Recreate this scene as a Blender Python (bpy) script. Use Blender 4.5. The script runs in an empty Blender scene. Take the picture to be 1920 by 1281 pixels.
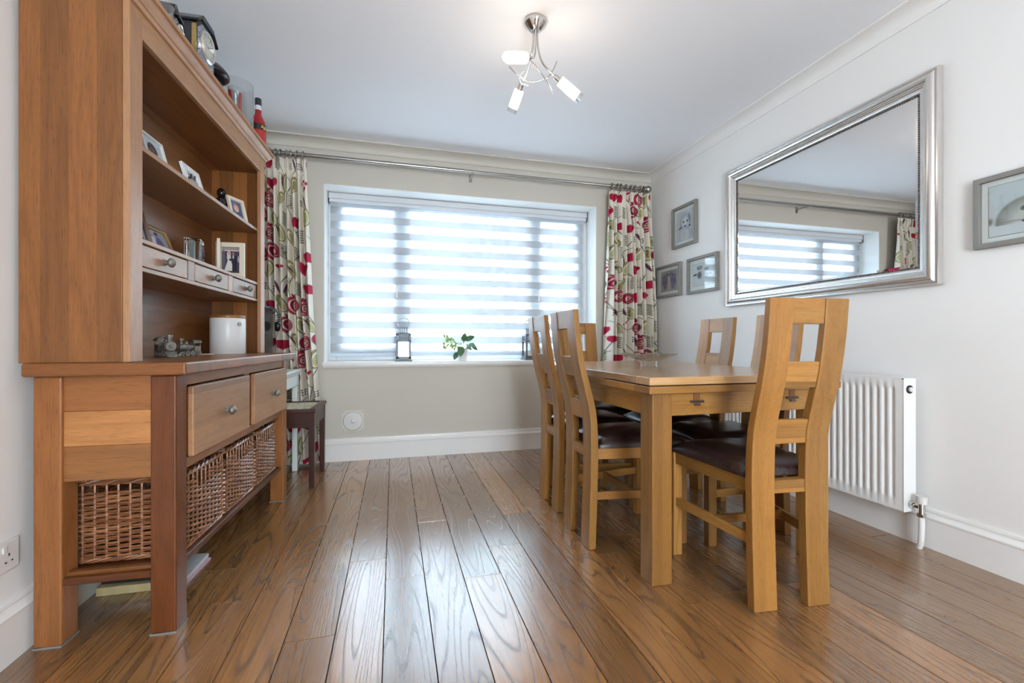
import bpy, bmesh, math, random
import numpy as np
from mathutils import Vector, Matrix

scene = bpy.context.scene
COL = scene.collection
R = math.radians
PI = math.pi

# ------------------------------------------------------------------ camera
TH = math.atan(222 / 830.0)
CAM_H = 0.92
cam_d = bpy.data.cameras.new('camera')
cam_d.sensor_width = 36.0
cam_d.lens = 830.0 / 1920.0 * 36.0
cam_d.shift_y = 1.5 / 1920.0
cam_d.clip_start = 0.02
cam = bpy.data.objects.new('camera', cam_d)
COL.objects.link(cam)
cam.location = (0, 0, CAM_H)
cam.rotation_euler = (R(90), 0, -TH)
scene.camera = cam

# ------------------------------------------------------------------ world, exposure, large lights
SKY = 16.5
world = bpy.data.worlds.new('sky')
scene.world = world
world.use_nodes = True
bg = world.node_tree.nodes['Background']
bg.inputs['Color'].default_value = (0.68, 0.84, 1.0, 1)
bg.inputs['Strength'].default_value = SKY
scene.view_settings.view_transform = 'Standard'
scene.view_settings.look = 'None'
scene.view_settings.gamma = 1
scene.view_settings.exposure = 0.02
scene.view_settings.use_curve_mapping = False
scene.cycles.max_bounces = 10
scene.cycles.diffuse_bounces = 6
scene.cycles.glossy_bounces = 5
scene.cycles.transmission_bounces = 10
scene.cycles.transparent_max_bounces = 14
scene.cycles.sample_clamp_indirect = 6
scene.cycles.caustics_reflective = False
scene.cycles.caustics_refractive = False


def area_light(name, loc, rot, sx, sy, power, color):
    l = bpy.data.lights.new(name, 'AREA')
    l.shape = 'RECTANGLE'
    l.size, l.size_y = sx, sy
    l.energy = power
    l.color = color
    o = bpy.data.objects.new(name, l)
    COL.objects.link(o)
    o.location = loc
    o.rotation_euler = rot
    return o


# added fill light in front of the unseen rear door, brightening the room
area_light('rear_fill_light', (0.50, -1.93, 1.12), (R(90), 0, 0), 1.1, 1.9, 56, (1.0, 0.965, 0.92))

# ------------------------------------------------------------------ room dimensions
XL, XR, YB, YF, ZC = -1.08, 2.33, 3.66, -1.95, 2.465
COV = 2.40
WX0, WX1, WZ0, WZ1 = -0.518, 1.766, 0.765, 2.14


# ------------------------------------------------------------------ object helpers
def tag(o, label=None, cat=None, group=None, kind=None):
    if label: o['label'] = label
    if cat: o['category'] = cat
    if group: o['group'] = group
    if kind: o['kind'] = kind
    return o


def empty(name, loc, rz=0.0, label=None, cat=None, group=None, rot=None):
    o = bpy.data.objects.new(name, None)
    COL.objects.link(o)
    o.empty_display_size = 0.05
    o.location = loc
    o.rotation_euler = rot if rot else (0, 0, rz)
    return tag(o, label, cat, group)


def copy_tree(o, parent=None):
    c = o.copy()
    COL.objects.link(c)
    c.parent = parent
    for ch in [x for x in bpy.data.objects if x.parent == o]:
        copy_tree(ch, c)
    return c


class MB:
    """collects shapes; build() links them as one mesh object"""

    def __init__(self):
        self.v, self.f, self.uv, self.ca = [], [], None, None

    def add(self, vs, fs):
        n = len(self.v)
        self.v += [tuple(p) for p in vs]
        self.f += [tuple(n + i for i in f) for f in fs]
        return self

    def box(self, x0, x1, y0, y1, z0, z1):
        return self.add([(x0, y0, z0), (x1, y0, z0), (x1, y1, z0), (x0, y1, z0),
                         (x0, y0, z1), (x1, y0, z1), (x1, y1, z1), (x0, y1, z1)],
                        [(0, 3, 2, 1), (4, 5, 6, 7), (0, 1, 5, 4), (1, 2, 6, 5), (2, 3, 7, 6), (3, 0, 4, 7)])

    def hexa(self, a, b):
        """box from bottom quad a to top quad b (each 4 points, ccw from above)"""
        return self.add(list(a) + list(b),
                        [(0, 3, 2, 1), (4, 5, 6, 7), (0, 1, 5, 4), (1, 2, 6, 5), (2, 3, 7, 6), (3, 0, 4, 7)])

    def lathe(self, prof, n=32, c=(0, 0, 0), closed=False, M=None):
        vs, fs = [], []
        m = len(prof)
        for i in range(n):
            a = 2 * PI * i / n
            for r, z in prof:
                p = Vector((r * math.cos(a), r * math.sin(a), z))
                if M is not None: p = M @ p
                vs.append((p.x + c[0], p.y + c[1], p.z + c[2]))
        for i in range(n):
            j = (i + 1) % n
            for k in range(m - (0 if closed else 1)):
                k2 = (k + 1) % m
                fs.append((i * m + k, j * m + k, j * m + k2, i * m + k2))
        return self.add(vs, fs)

    def cyl(self, p0, p1, r0, r1=None, n=20, caps=True):
        r1 = r0 if r1 is None else r1
        p0, p1 = Vector(p0), Vector(p1)
        d = (p1 - p0).normalized()
        a = d.orthogonal().normalized()
        b = d.cross(a)
        vs, fs = [], []
        for i in range(n):
            t = 2 * PI * i / n
            w = a * math.cos(t) + b * math.sin(t)
            vs += [p0 + w * r0, p1 + w * r1]
        for i in range(n):
            j = (i + 1) % n
            fs.append((2 * i, 2 * j, 2 * j + 1, 2 * i + 1))
        if caps:
            fs.append(tuple(2 * i for i in range(n))[::-1])
            fs.append(tuple(2 * i + 1 for i in range(n)))
        return self.add(vs, fs)

    def tube(self, path, r, n=8, closed=False, caps=True):
        P = [Vector(p) for p in path]
        N = len(P)
        rr = r if isinstance(r, (list, tuple)) else [r] * N
        vs, fs = [], []
        up = None
        for i in range(N):
            if closed:
                t = (P[(i + 1) % N] - P[i - 1]).normalized()
            else:
                t = (P[min(i + 1, N - 1)] - P[max(i - 1, 0)]).normalized()
            if up is None:
                up = t.orthogonal().normalized()
            a = (up - t * up.dot(t))
            a = a.normalized() if a.length > 1e-6 else t.orthogonal().normalized()
            up = a
            b = t.cross(a)
            for k in range(n):
                q = 2 * PI * k / n
                vs.append(P[i] + (a * math.cos(q) + b * math.sin(q)) * rr[i])
        for i in range(N if closed else N - 1):
            j = (i + 1) % N
            for k in range(n):
                l = (k + 1) % n
                fs.append((i * n + k, i * n + l, j * n + l, j * n + k))
        if caps and not closed:
            fs.append(tuple(range(n))[::-1])
            fs.append(tuple((N - 1) * n + k for k in range(n)))
        return self.add(vs, fs)

    def sphere(self, c, r, n=16, m=10, s=(1, 1, 1)):
        vs, fs = [], []
        for j in range(m + 1):
            ph = PI * j / m
            for i in range(n):
                a = 2 * PI * i / n
                vs.append((c[0] + r * s[0] * math.sin(ph) * math.cos(a), c[1] + r * s[1] * math.sin(ph) * math.sin(a),
                           c[2] + r * s[2] * math.cos(ph)))
        for j in range(m):
            for i in range(n):
                k = (i + 1) % n
                fs.append((j * n + i, (j + 1) * n + i, (j + 1) * n + k, j * n + k))
        return self.add(vs, fs)

    def prism(self, poly, axis, a0, a1):
        """poly: 2-D ccw outline in the two other axes, extruded along axis"""
        def mk(u, v, w):
            return {'x': (w, u, v), 'y': (u, w, v), 'z': (u, v, w)}[axis]
        n = len(poly)
        vs = [mk(u, v, a0) for u, v in poly] + [mk(u, v, a1) for u, v in poly]
        fs = [tuple(range(n))[::-1], tuple(range(n, 2 * n))]
        for i in range(n):
            j = (i + 1) % n
            fs.append((i, j, n + j, n + i))
        return self.add(vs, fs)

    def frame(self, prof, w, h, M=None):
        """mitred rectangular frame in the local xz plane (centre 0), profile points (inset, height along -y)"""
        vs, fs = [], []
        m = len(prof)
        for sx, sz in ((-1, -1), (1, -1), (1, 1), (-1, 1)):
            for d, e in prof:
                p = Vector((sx * (w / 2 - d), -e, sz * (h / 2 - d)))
                vs.append(M @ p if M is not None else p)
        for c in range(4):
            c2 = (c + 1) % 4
            for k in range(m):
                k2 = (k + 1) % m
                fs.append((c * m + k, c2 * m + k, c2 * m + k2, c * m + k2))
        return self.add(vs, fs)

    def xform(self, M):
        self.v = [tuple(M @ Vector(p)) for p in self.v]
        return self

    def build(self, name, mat, parent=None, loc=None, rz=0.0, rot=None, smooth=None, bevel=0.0, seg=2, solid=0.0, subd=0):
        me = bpy.data.meshes.new(name)
        me.from_pydata(self.v, [], self.f)
        bm = bmesh.new()
        bm.from_mesh(me)
        bmesh.ops.recalc_face_normals(bm, faces=bm.faces)
        bm.to_mesh(me)
        bm.free()
        me.validate()
        if mat: me.materials.append(mat)
        o = bpy.data.objects.new(name, me)
        COL.objects.link(o)
        if parent is not None: o.parent = parent
        if loc: o.location = loc
        o.rotation_euler = rot if rot else (0, 0, rz)
        if smooth is not None:
            for p in me.polygons: p.use_smooth = True
            if smooth < 179: me.set_sharp_from_angle(angle=R(smooth))
        if solid:
            s = o.modifiers.new('thick', 'SOLIDIFY')
            s.thickness = solid
            s.offset = 0
        if bevel:
            b = o.modifiers.new('bevel', 'BEVEL')
            b.width = bevel
            b.segments = seg
            b.limit_method = 'ANGLE'
            b.angle_limit = R(35)
            b.harden_normals = True
            for p in me.polygons: p.use_smooth = True
            me.set_sharp_from_angle(angle=R(35))
        if subd:
            s = o.modifiers.new('sub', 'SUBSURF')
            s.levels = s.render_levels = subd
        return o


# ------------------------------------------------------------------ material helpers
def new_mat(name):
    m = bpy.data.materials.new(name)
    m.use_nodes = True
    nt = m.node_tree
    return m, nt, nt.nodes['Principled BSDF']


def srgb(r, g, b):
    f = lambda c: (c / 12.92 if c <= 0.04045 else ((c + 0.055) / 1.055) ** 2.4)
    return (f(r / 255), f(g / 255), f(b / 255), 1)


def plain(name, col, rough=0.5, metal=0.0, spec=0.5, coat=0.0, noise=0.0, nscale=60, bump=0.0, bscale=200, trans=0.0, ior=1.45, emit=None, estr=0.0, alpha=1.0):
    m, nt, b = new_mat(name)
    b.inputs['Base Color'].default_value = col
    b.inputs['Roughness'].default_value = rough
    b.inputs['Metallic'].default_value = metal
    b.inputs['Specular IOR Level'].default_value = spec
    b.inputs['Coat Weight'].default_value = coat
    b.inputs['Transmission Weight'].default_value = trans
    b.inputs['IOR'].default_value = ior
    b.inputs['Alpha'].default_value = alpha
    if emit:
        b.inputs['Emission Color'].default_value = emit
        b.inputs['Emission Strength'].default_value = estr
    tc = nt.nodes.new('ShaderNodeTexCoord')
    if noise:
        n = nt.nodes.new('ShaderNodeTexNoise')
        n.inputs['Scale'].default_value = nscale
        n.inputs['Detail'].default_value = 4
        nt.links.new(tc.outputs['Object'], n.inputs['Vector'])
        mx = nt.nodes.new('ShaderNodeMix')
        mx.data_type = 'RGBA'
        mx.inputs['A'].default_value = tuple(max(0, c * (1 - noise)) for c in col[:3]) + (1,)
        mx.inputs['B'].default_value = tuple(min(1, c * (1 + noise)) for c in col[:3]) + (1,)
        nt.links.new(n.outputs['Fac'], mx.inputs['Factor'])
        nt.links.new(mx.outputs['Result'], b.inputs['Base Color'])
    if bump:
        n2 = nt.nodes.new('ShaderNodeTexNoise')
        n2.inputs['Scale'].default_value = bscale
        n2.inputs['Detail'].default_value = 3
        nt.links.new(tc.outputs['Object'], n2.inputs['Vector'])
        bp = nt.nodes.new('ShaderNodeBump')
        bp.inputs['Strength'].default_value = bump
        bp.inputs['Distance'].default_value = 0.002
        nt.links.new(n2.outputs['Fac'], bp.inputs['Height'])
        nt.links.new(bp.outputs['Normal'], b.inputs['Normal'])
    return m


class NT:
    """tiny node-graph helper"""

    def __init__(self, nt):
        self.nt = nt

    def put(self, sock, val):
        if isinstance(val, bpy.types.NodeSocket):
            self.nt.links.new(val, sock)
        else:
            sock.default_value = val

    def math(self, op, a, b=0.0, c=0.0, clamp=False):
        n = self.nt.nodes.new('ShaderNodeMath')
        n.operation = op
        n.use_clamp = clamp
        self.put(n.inputs[0], a); self.put(n.inputs[1], b); self.put(n.inputs[2], c)
        return n.outputs[0]

    def vmath(self, op, a, b=(0, 0, 0)):
        n = self.nt.nodes.new('ShaderNodeVectorMath')
        n.operation = op
        self.put(n.inputs[0], a); self.put(n.inputs[1], b)
        return n.outputs[0]

    def sep(self, v):
        n = self.nt.nodes.new('ShaderNodeSeparateXYZ')
        self.put(n.inputs[0], v)
        return n.outputs

    def comb(self, x, y, z):
        n = self.nt.nodes.new('ShaderNodeCombineXYZ')
        self.put(n.inputs[0], x); self.put(n.inputs[1], y); self.put(n.inputs[2], z)
        return n.outputs[0]

    def noise(self, v, scale=1.0, detail=2.0, rough=0.5, dist=0.0):
        n = self.nt.nodes.new('ShaderNodeTexNoise')
        self.put(n.inputs['Vector'], v)
        n.inputs['Scale'].default_value = scale
        n.inputs['Detail'].default_value = detail
        n.inputs['Roughness'].default_value = rough
        n.inputs['Distortion'].default_value = dist
        return n.outputs['Fac']

    def white(self, w):
        n = self.nt.nodes.new('ShaderNodeTexWhiteNoise')
        n.noise_dimensions = '1D'
        self.put(n.inputs['W'], w)
        return n.outputs['Value']

    def mix(self, f, a, b, mode='MIX'):
        n = self.nt.nodes.new('ShaderNodeMix')
        n.data_type = 'RGBA'
        n.blend_type = mode
        self.put(n.inputs['Factor'], f); self.put(n.inputs['A'], a); self.put(n.inputs['B'], b)
        return n.outputs['Result']

    def maprange(self, v, a, b, c=0.0, d=1.0):
        n = self.nt.nodes.new('ShaderNodeMapRange')
        self.put(n.inputs[0], v)
        n.inputs[1].default_value = a; n.inputs[2].default_value = b
        n.inputs[3].default_value = c; n.inputs[4].default_value = d
        return n.outputs[0]

    def bump(self, h, strength, dist=0.001):
        n = self.nt.nodes.new('ShaderNodeBump')
        n.inputs['Strength'].default_value = strength
        n.inputs['Distance'].default_value = dist
        self.put(n.inputs['Height'], h)
        return n.outputs['Normal']


_woods = {}


def wood(tone, axis, stave_ax=None, sw=0.09):
    key = (tone, axis, stave_ax, sw)
    if key in _woods: return _woods[key]
    light, dark, red, rough = {
        'oak': ((0.38, 0.190, 0.050, 1), (0.23, 0.098, 0.021, 1), (0.32, 0.142, 0.032, 1), 0.33),
        'oak_top': ((0.50, 0.29, 0.12, 1), (0.34, 0.175, 0.065, 1), (0.44, 0.235, 0.09, 1), 0.26),
        'rustic': ((0.30, 0.120, 0.036, 1), (0.165, 0.058, 0.016, 1), (0.26, 0.090, 0.025, 1), 0.35),
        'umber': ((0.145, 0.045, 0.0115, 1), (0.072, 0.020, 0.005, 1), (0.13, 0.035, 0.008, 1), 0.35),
        'pale': ((0.37, 0.195, 0.092, 1), (0.24, 0.115, 0.051, 1), (0.33, 0.16, 0.072, 1), 0.44),
        'honey': ((0.40, 0.175, 0.058, 1), (0.24, 0.092, 0.027, 1), (0.36, 0.14, 0.042, 1), 0.35),
        'mahogany': ((0.070, 0.018, 0.009, 1), (0.030, 0.008, 0.004, 1), (0.062, 0.014, 0.007, 1), 0.4),
    }[tone]
    m, nt, b = new_mat('wood_%s_%s' % (tone, axis))
    G = NT(nt)
    tc = nt.nodes.new('ShaderNodeTexCoord')
    oi = nt.nodes.new('ShaderNodeObjectInfo')
    off = G.math('MULTIPLY', oi.outputs['Random'], 13.0)
    s = G.sep(tc.outputs['Object'])
    ia = 'xyz'.index(axis)
    others = [i for i in range(3) if i != ia]
    along, c1, c2 = s[ia], s[others[0]], s[others[1]]
    rnd = oi.outputs['Random']
    if stave_ax:
        sv = G.math('FLOOR', G.math('DIVIDE', G.math('ADD', s['xyz'.index(stave_ax)], 5.013), sw))
        st = G.white(G.math('ADD', sv, off))
    else:
        st = rnd
    along2 = G.math('ADD', along, G.math('MULTIPLY', st, 9.0))
    v1 = G.comb(G.math('MULTIPLY', along2, 1.1), G.math('ADD', G.math('MULTIPLY', c1, 8.0), off), G.math('MULTIPLY', c2, 8.0))
    n1 = G.noise(v1, 1.0, 1.5)
    ring = G.math('PINGPONG', G.math('MULTIPLY', n1, 15.0), 1.0)
    ring = G.math('POWER', ring, 2.0)
    v2 = G.comb(G.math('MULTIPLY', along2, 7.0), G.math('ADD', G.math('MULTIPLY', c1, 170.0), off), G.math('MULTIPLY', c2, 170.0))
    fine = G.noise(v2, 1.0, 4.0, 0.65)
    v3 = G.comb(G.math('MULTIPLY', along2, 22.0), G.math('MULTIPLY', c1, 420.0), G.math('MULTIPLY', c2, 420.0))
    pore = G.maprange(G.noise(v3, 1.0, 1.0), 0.60, 0.72)
    f = G.math('ADD', G.math('MULTIPLY', ring, 0.36), G.math('MULTIPLY', G.maprange(fine, 0.3, 0.7), 0.45), clamp=True)
    colA = G.mix(G.maprange(st, 0.0, 1.0), light, red)
    col = G.mix(f, colA, dark)
    col = G.mix(G.math('MULTIPLY', pore, 0.45), col, tuple(c * 0.45 for c in dark[:3]) + (1,))
    # board to board variation
    br = G.maprange(G.white(G.math('MULTIPLY', st, 531.0)), 0.0, 1.0, 0.66, 1.20)
    col = G.mix(1.0, col, G.comb(br, br, br), 'MULTIPLY')
    # knots and darker patches
    nb = G.maprange(G.noise(G.comb(G.math('MULTIPLY', along2, 2.0), c1, c2), 6.0, 2.0), 0.60, 0.78)
    col = G.mix(G.math('MULTIPLY', nb, 0.15), col, dark)
    nt.links.new(col, b.inputs['Base Color'])
    b.inputs['Roughness'].default_value = rough
    b.inputs['Specular IOR Level'].default_value = 0.5 if tone in ('oak_top', 'pale') else 0.28
    b.inputs['Coat Weight'].default_value = {'oak_top': 1.0, 'pale': 0.1}.get(tone, 0.15)
    b.inputs['Coat Roughness'].default_value = 0.24
    nt.links.new(G.bump(fine, 0.25, 0.0006), b.inputs['Normal'])
    _woods[key] = m
    return m


def vcol_mat(name, rough=0.6, spec=0.3, bump=0.0, trans=0.0):
    m, nt, b = new_mat(name)
    a = nt.nodes.new('ShaderNodeVertexColor')
    a.layer_name = 'Col'
    nt.links.new(a.outputs['Color'], b.inputs['Base Color'])
    b.inputs['Roughness'].default_value = rough
    b.inputs['Specular IOR Level'].default_value = spec
    if bump:
        G = NT(nt)
        tc = nt.nodes.new('ShaderNodeTexCoord')
        nt.links.new(G.bump(G.noise(tc.outputs['Object'], 500, 2), bump, 0.001), b.inputs['Normal'])
    return m


MAT = {}
MAT['wall'] = plain('paint_white', (0.82, 0.815, 0.80, 1), 0.65, spec=0.3, noise=0.012, nscale=3, bump=0.05, bscale=350)
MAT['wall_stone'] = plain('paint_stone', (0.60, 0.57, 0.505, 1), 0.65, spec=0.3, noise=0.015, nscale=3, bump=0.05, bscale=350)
MAT['ceiling'] = plain('paint_ceiling', (0.895, 0.91, 0.94, 1), 0.75, spec=0.2, noise=0.01, nscale=2)
MAT['trim'] = plain('gloss_white', (0.84, 0.84, 0.825, 1), 0.28, noise=0.01, nscale=8)
MAT['upvc'] = plain('upvc_white', (0.85, 0.87, 0.88, 1), 0.25, noise=0.01)
MAT['rad'] = plain('radiator_enamel', (0.84, 0.845, 0.84, 1), 0.3, noise=0.01, nscale=5)
MAT['chrome'] = plain('chrome', (0.62, 0.61, 0.60, 1), 0.10, metal=1.0, noise=0.03, nscale=20)
MAT['steel'] = plain('brushed_nickel', (0.36, 0.35, 0.33, 1), 0.28, metal=1.0, noise=0.08, nscale=40)
MAT['pewter'] = plain('pewter', (0.24, 0.23, 0.21, 1), 0.48, metal=0.7, noise=0.35, nscale=90)
MAT['silver'] = plain('silver_leaf', (0.74, 0.73, 0.71, 1), 0.27, metal=0.85, noise=0.06, nscale=30)
MAT['bead'] = plain('dark_bead', (0.12, 0.11, 0.10, 1), 0.35, metal=0.8, noise=0.1)
MAT['mirror'] = plain('mirror_glass', (0.90, 0.91, 0.91, 1), 0.012, metal=1.0)
MAT['leather'] = plain('brown_leather', (0.024, 0.013, 0.012, 1), 0.27, spec=0.55, noise=0.25, nscale=40, bump=0.25, bscale=130)
MAT['glass'] = plain('clear_glass', (0.97, 0.985, 0.98, 1), 0.02, trans=1.0, ior=1.45)
MAT['black'] = plain('black_gloss', (0.014, 0.014, 0.016, 1), 0.18, noise=0.1)
MAT['slate'] = plain('black_slate', (0.022, 0.023, 0.026, 1), 0.38, noise=0.25, nscale=50, bump=0.1)
MAT['plastic_black'] = plain('black_plastic', (0.02, 0.02, 0.022, 1), 0.45, noise=0.1)
MAT['grey_frame'] = plain('taupe_frame', srgb(128, 126, 122), 0.45, noise=0.05, nscale=40)
MAT['mount'] = plain('white_mount', (0.80, 0.80, 0.78, 1), 0.6, noise=0.01)
MAT['cream'] = plain('cream_paint', srgb(214, 204, 184), 0.45, noise=0.04, nscale=30)
MAT['ceramic'] = plain('white_ceramic', (0.72, 0.72, 0.71, 1), 0.3, noise=0.02, nscale=10)
MAT['brass'] = plain('aged_brass', (0.45, 0.30, 0.12, 1), 0.3, metal=0.9, noise=0.15)
MAT['lantern'] = plain('grey_lantern_metal', srgb(104, 110, 116), 0.4, metal=0.2, noise=0.05)
MAT['candle'] = plain('wax', (0.85, 0.84, 0.80, 1), 0.5, noise=0.01)
MAT['red'] = plain('red_wax', (0.45, 0.012, 0.02, 1), 0.35, noise=0.1)
MAT['dark'] = plain('void_black', (0.006, 0.006, 0.006, 1), 0.7, noise=0.1)
MAT['photo'] = vcol_mat('photo_print', 0.25, 0.4)
tg_m, tg_nt, tg_b = new_mat('thin_clear_glass')
tg_nt.nodes.remove(tg_b)
_t = tg_nt.nodes.new('ShaderNodeBsdfTransparent'); _t.inputs['Color'].default_value = (0.955, 0.97, 0.97, 1)
_g = tg_nt.nodes.new('ShaderNodeBsdfGlossy'); _g.inputs['Roughness'].default_value = 0.03
_lw = tg_nt.nodes.new('ShaderNodeLayerWeight'); _lw.inputs['Blend'].default_value = 0.5
_p = tg_nt.nodes.new('ShaderNodeMath'); _p.operation = 'POWER'; _p.inputs[1].default_value = 3.0
tg_nt.links.new(_lw.outputs['Facing'], _p.inputs[0])
_f = tg_nt.nodes.new('ShaderNodeMath'); _f.operation = 'MULTIPLY_ADD'; _f.inputs[1].default_value = 0.70; _f.inputs[2].default_value = 0.10
tg_nt.links.new(_p.outputs[0], _f.inputs[0])
_m = tg_nt.nodes.new('ShaderNodeMixShader')
tg_nt.links.new(_f.outputs[0], _m.inputs[0]); tg_nt.links.new(_t.outputs[0], _m.inputs[1]); tg_nt.links.new(_g.outputs[0], _m.inputs[2])
tg_nt.links.new(_m.outputs[0], tg_nt.nodes['Material Output'].inputs['Surface'])
MAT['thin_glass'] = tg_m
MAT['fabric'] = vcol_mat('printed_linen', 0.85, 0.15, bump=0.15)
MAT['tapestry'] = vcol_mat('tapestry', 0.9, 0.1, bump=0.3)
MAT['desk'] = plain('desk_white', (0.72, 0.76, 0.74, 1), 0.4, noise=0.02)

# ================================================================== THE SETTING
def struct(o):
    o['kind'] = 'structure'
    return o


def floor_material():
    m, nt, b = new_mat('oak_floor')
    G = NT(nt)
    uvn = nt.nodes.new('ShaderNodeUVMap')
    uvn.uv_map = 'plank'
    s = G.sep(uvn.outputs[0])
    u, v = s[0], s[1]
    at = nt.nodes.new('ShaderNodeAttribute')
    at.attribute_name = 'tint'
    st = at.outputs['Fac']
    rnd = G.math('MULTIPLY', st, 61.7)
    # cathedral figure: contour lines of a stretched noise field
    n1 = G.noise(G.comb(G.math('MULTIPLY', u, 0.62), G.math('MULTIPLY', v, 6.5), rnd), 1.0, 1.2, 0.4)
    wob = G.noise(G.comb(G.math('MULTIPLY', u, 14.0), G.math('MULTIPLY', v, 60.0), rnd), 1.0, 2.0)
    n1 = G.math('ADD', n1, G.math('MULTIPLY', wob, 0.0045))
    ring = G.math('PINGPONG', G.math('MULTIPLY', n1, 42.0), 1.0)
    line = G.maprange(ring, 0.55, 1.0)
    line = G.math('POWER', line, 1.5)
    fine = G.noise(G.comb(G.math('MULTIPLY', u, 5.0), G.math('MULTIPLY', v, 150.0), rnd), 1.0, 4.0, 0.7)
    finem = G.maprange(fine, 0.35, 0.70)
    pore = G.maprange(G.noise(G.comb(G.math('MULTIPLY', u, 5.0), G.math('MULTIPLY', v, 280.0), rnd), 1.0, 1.0), 0.58, 0.70)
    A = (0.42, 0.185, 0.054, 1)
    Bc = (0.18, 0.078, 0.024, 1)
    base = G.mix(G.maprange(st, 0.0, 1.0), A, Bc)
    hue = G.white(G.math('MULTIPLY', st, 977.0))
    base = G.mix(G.math('MULTIPLY', hue, 0.4), base, (0.175, 0.095, 0.044, 1))
    dark = (0.060, 0.029, 0.014, 1)
    col = G.mix(G.math('MULTIPLY', line, 0.62), base, dark)
    col = G.mix(G.math('MULTIPLY', finem, 0.42), col, dark)
    col = G.mix(G.math('MULTIPLY', pore, 0.22), col, (0.035, 0.018, 0.010, 1))
    kn = G.maprange(G.noise(G.comb(G.math('MULTIPLY', u, 2.6), G.math('MULTIPLY', v, 9.0), G.math('ADD', rnd, 4.0)), 1.0, 1.0), 0.74, 0.82)
    col = G.mix(G.math('MULTIPLY', kn, 0.40), col, (0.03, 0.016, 0.010, 1))
    nt.links.new(col, b.inputs['Base Color'])
    h = G.math('ADD', G.math('MULTIPLY', line, -0.7), G.math('ADD', G.math('MULTIPLY', pore, -0.25), G.math('MULTIPLY', fine, 0.5)))
    nt.links.new(G.bump(h, 0.35, 0.0010), b.inputs['Normal'])
    rg = G.math('ADD', 0.22, G.math('MULTIPLY', line, 0.10))
    nt.links.new(rg, b.inputs['Roughness'])
    b.inputs['Specular IOR Level'].default_value = 0.6
    b.inputs['Coat Weight'].default_value = 1.0
    b.inputs['Coat IOR'].default_value = 1.75
    nt.links.new(G.math('ADD', 0.20, G.math('MULTIPLY', line, 0.12)), b.inputs['Coat Roughness'])
    nt.links.new(G.bump(h, 0.10, 0.0006), b.inputs['Coat Normal'])
    return m


def build_floor():
    rng = random.Random(11)
    W = 0.1476
    base_x = -0.104 - W / 2          # row 0 spans base_x .. base_x+W
    fixed = {0: [1.962], -1: [2.879], 1: [3.042], 2: [2.302], 3: [1.715], 4: [1.95], 5: [2.293], 7: [1.754], -2: [1.82]}
    V, F, UV, T = [], [], [], []
    g = 0.0011
    i0, i1 = int((XL - base_x) / W) - 2, int((XR - base_x) / W) + 2
    for i in range(i0, i1):
        xa, xb = base_x + i * W, base_x + (i + 1) * W
        js = list(fixed.get(i, [1.3 + rng.random() * 2.2]))
        y = js[0]
        while y < YB + 0.2:
            y += 1.3 + rng.random() * 0.7
            js.append(y)
        y = js[0]
        while y > YF:
            y -= 1.2 + rng.random() * 0.8
            js.append(y)
        js.sort()
        for a, b in zip(js, js[1:]):
            a2, b2 = max(a, YF - 0.05), min(b, YB + 0.05)
            if b2 - a2 < 0.02: continue
            x0, x1 = max(xa, XL - 0.03), min(xb, XR + 0.03)
            if x1 - x0 < 0.01: continue
            t = rng.random()
            n = len(V)
            ou, ov = rng.random() * 40, rng.random() * 40
            # plank face with narrow eased edges
            e = 0.0007
            rect = [(x0 + g + e, a2 + g + e), (x1 - g - e, a2 + g + e), (x1 - g - e, b2 - g - e), (x0 + g + e, b2 - g - e)]
            out = [(x0 + g, a2 + g), (x1 - g, a2 + g), (x1 - g, b2 - g), (x0 + g, b2 - g)]
            V += [(p[0], p[1], 0.0) for p in rect] + [(p[0], p[1], -0.0022) for p in out] + [(p[0], p[1], -0.010) for p in out]
            fs = [(n, n + 1, n + 2, n + 3)]
            for k in range(4):
                l = (k + 1) % 4
                fs.append((n + 4 + k, n + 4 + l, n + l, n + k))
                fs.append((n + 8 + k, n + 8 + l, n + 4 + l, n + 4 + k))
            for f in fs:
                F.append(f)
                T.append(t)
                UV.append([(V[q][1] + ou, V[q][0] - x0 + ov) for q in f])
    n = len(V)
    V += [(XL - 0.05, YF - 0.05, -0.008), (XR + 0.05, YF - 0.05, -0.008), (XR + 0.05, YB + 0.05, -0.008), (XL - 0.05, YB + 0.05, -0.008)]
    F.append((n, n + 1, n + 2, n + 3))
    T.append(1.0)
    UV.append([(0, 0)] * 4)
    me = bpy.data.meshes.new('floor')
    me.from_pydata(V, [], F)
    me.materials.append(floor_material())
    me.materials.append(MAT['dark'])
    me.polygons[len(F) - 1].material_index = 1
    uvl = me.uv_layers.new(name='plank')
    at = me.attributes.new('tint', 'FLOAT', 'FACE')
    flat = [c for f in UV for p in f for c in p]
    uvl.data.foreach_set('uv', flat)
    at.data.foreach_set('value', T)
    o = bpy.data.objects.new('floor', me)
    COL.objects.link(o)
    return struct(o)


build_floor()

# ceiling, side walls
struct(MB().box(XL - 0.12, XR + 0.12, YF - 0.12, YB + 0.3, ZC, ZC + 0.1).build('ceiling', MAT['ceiling']))
struct(MB().box(XL - 0.12, XL, YF - 0.12, YB + 0.3, -0.02, ZC).build('wall_left', MAT['wall']))
struct(MB().box(XR, XR + 0.12, YF - 0.12, YB + 0.3, -0.02, ZC).build('wall_right', MAT['wall']))
# window wall with its opening
wb = MB()
wb.box(XL, WX0, YB, YB + 0.3, -0.02, ZC)
wb.box(WX1, XR, YB, YB + 0.3, -0.02, ZC)
wb.box(WX0, WX1, YB, YB + 0.3, -0.02, 0.735)
wb.box(WX0, WX1, YB, YB + 0.3, WZ1, ZC)
struct(wb.build('wall_back', MAT['wall_stone']))
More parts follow.
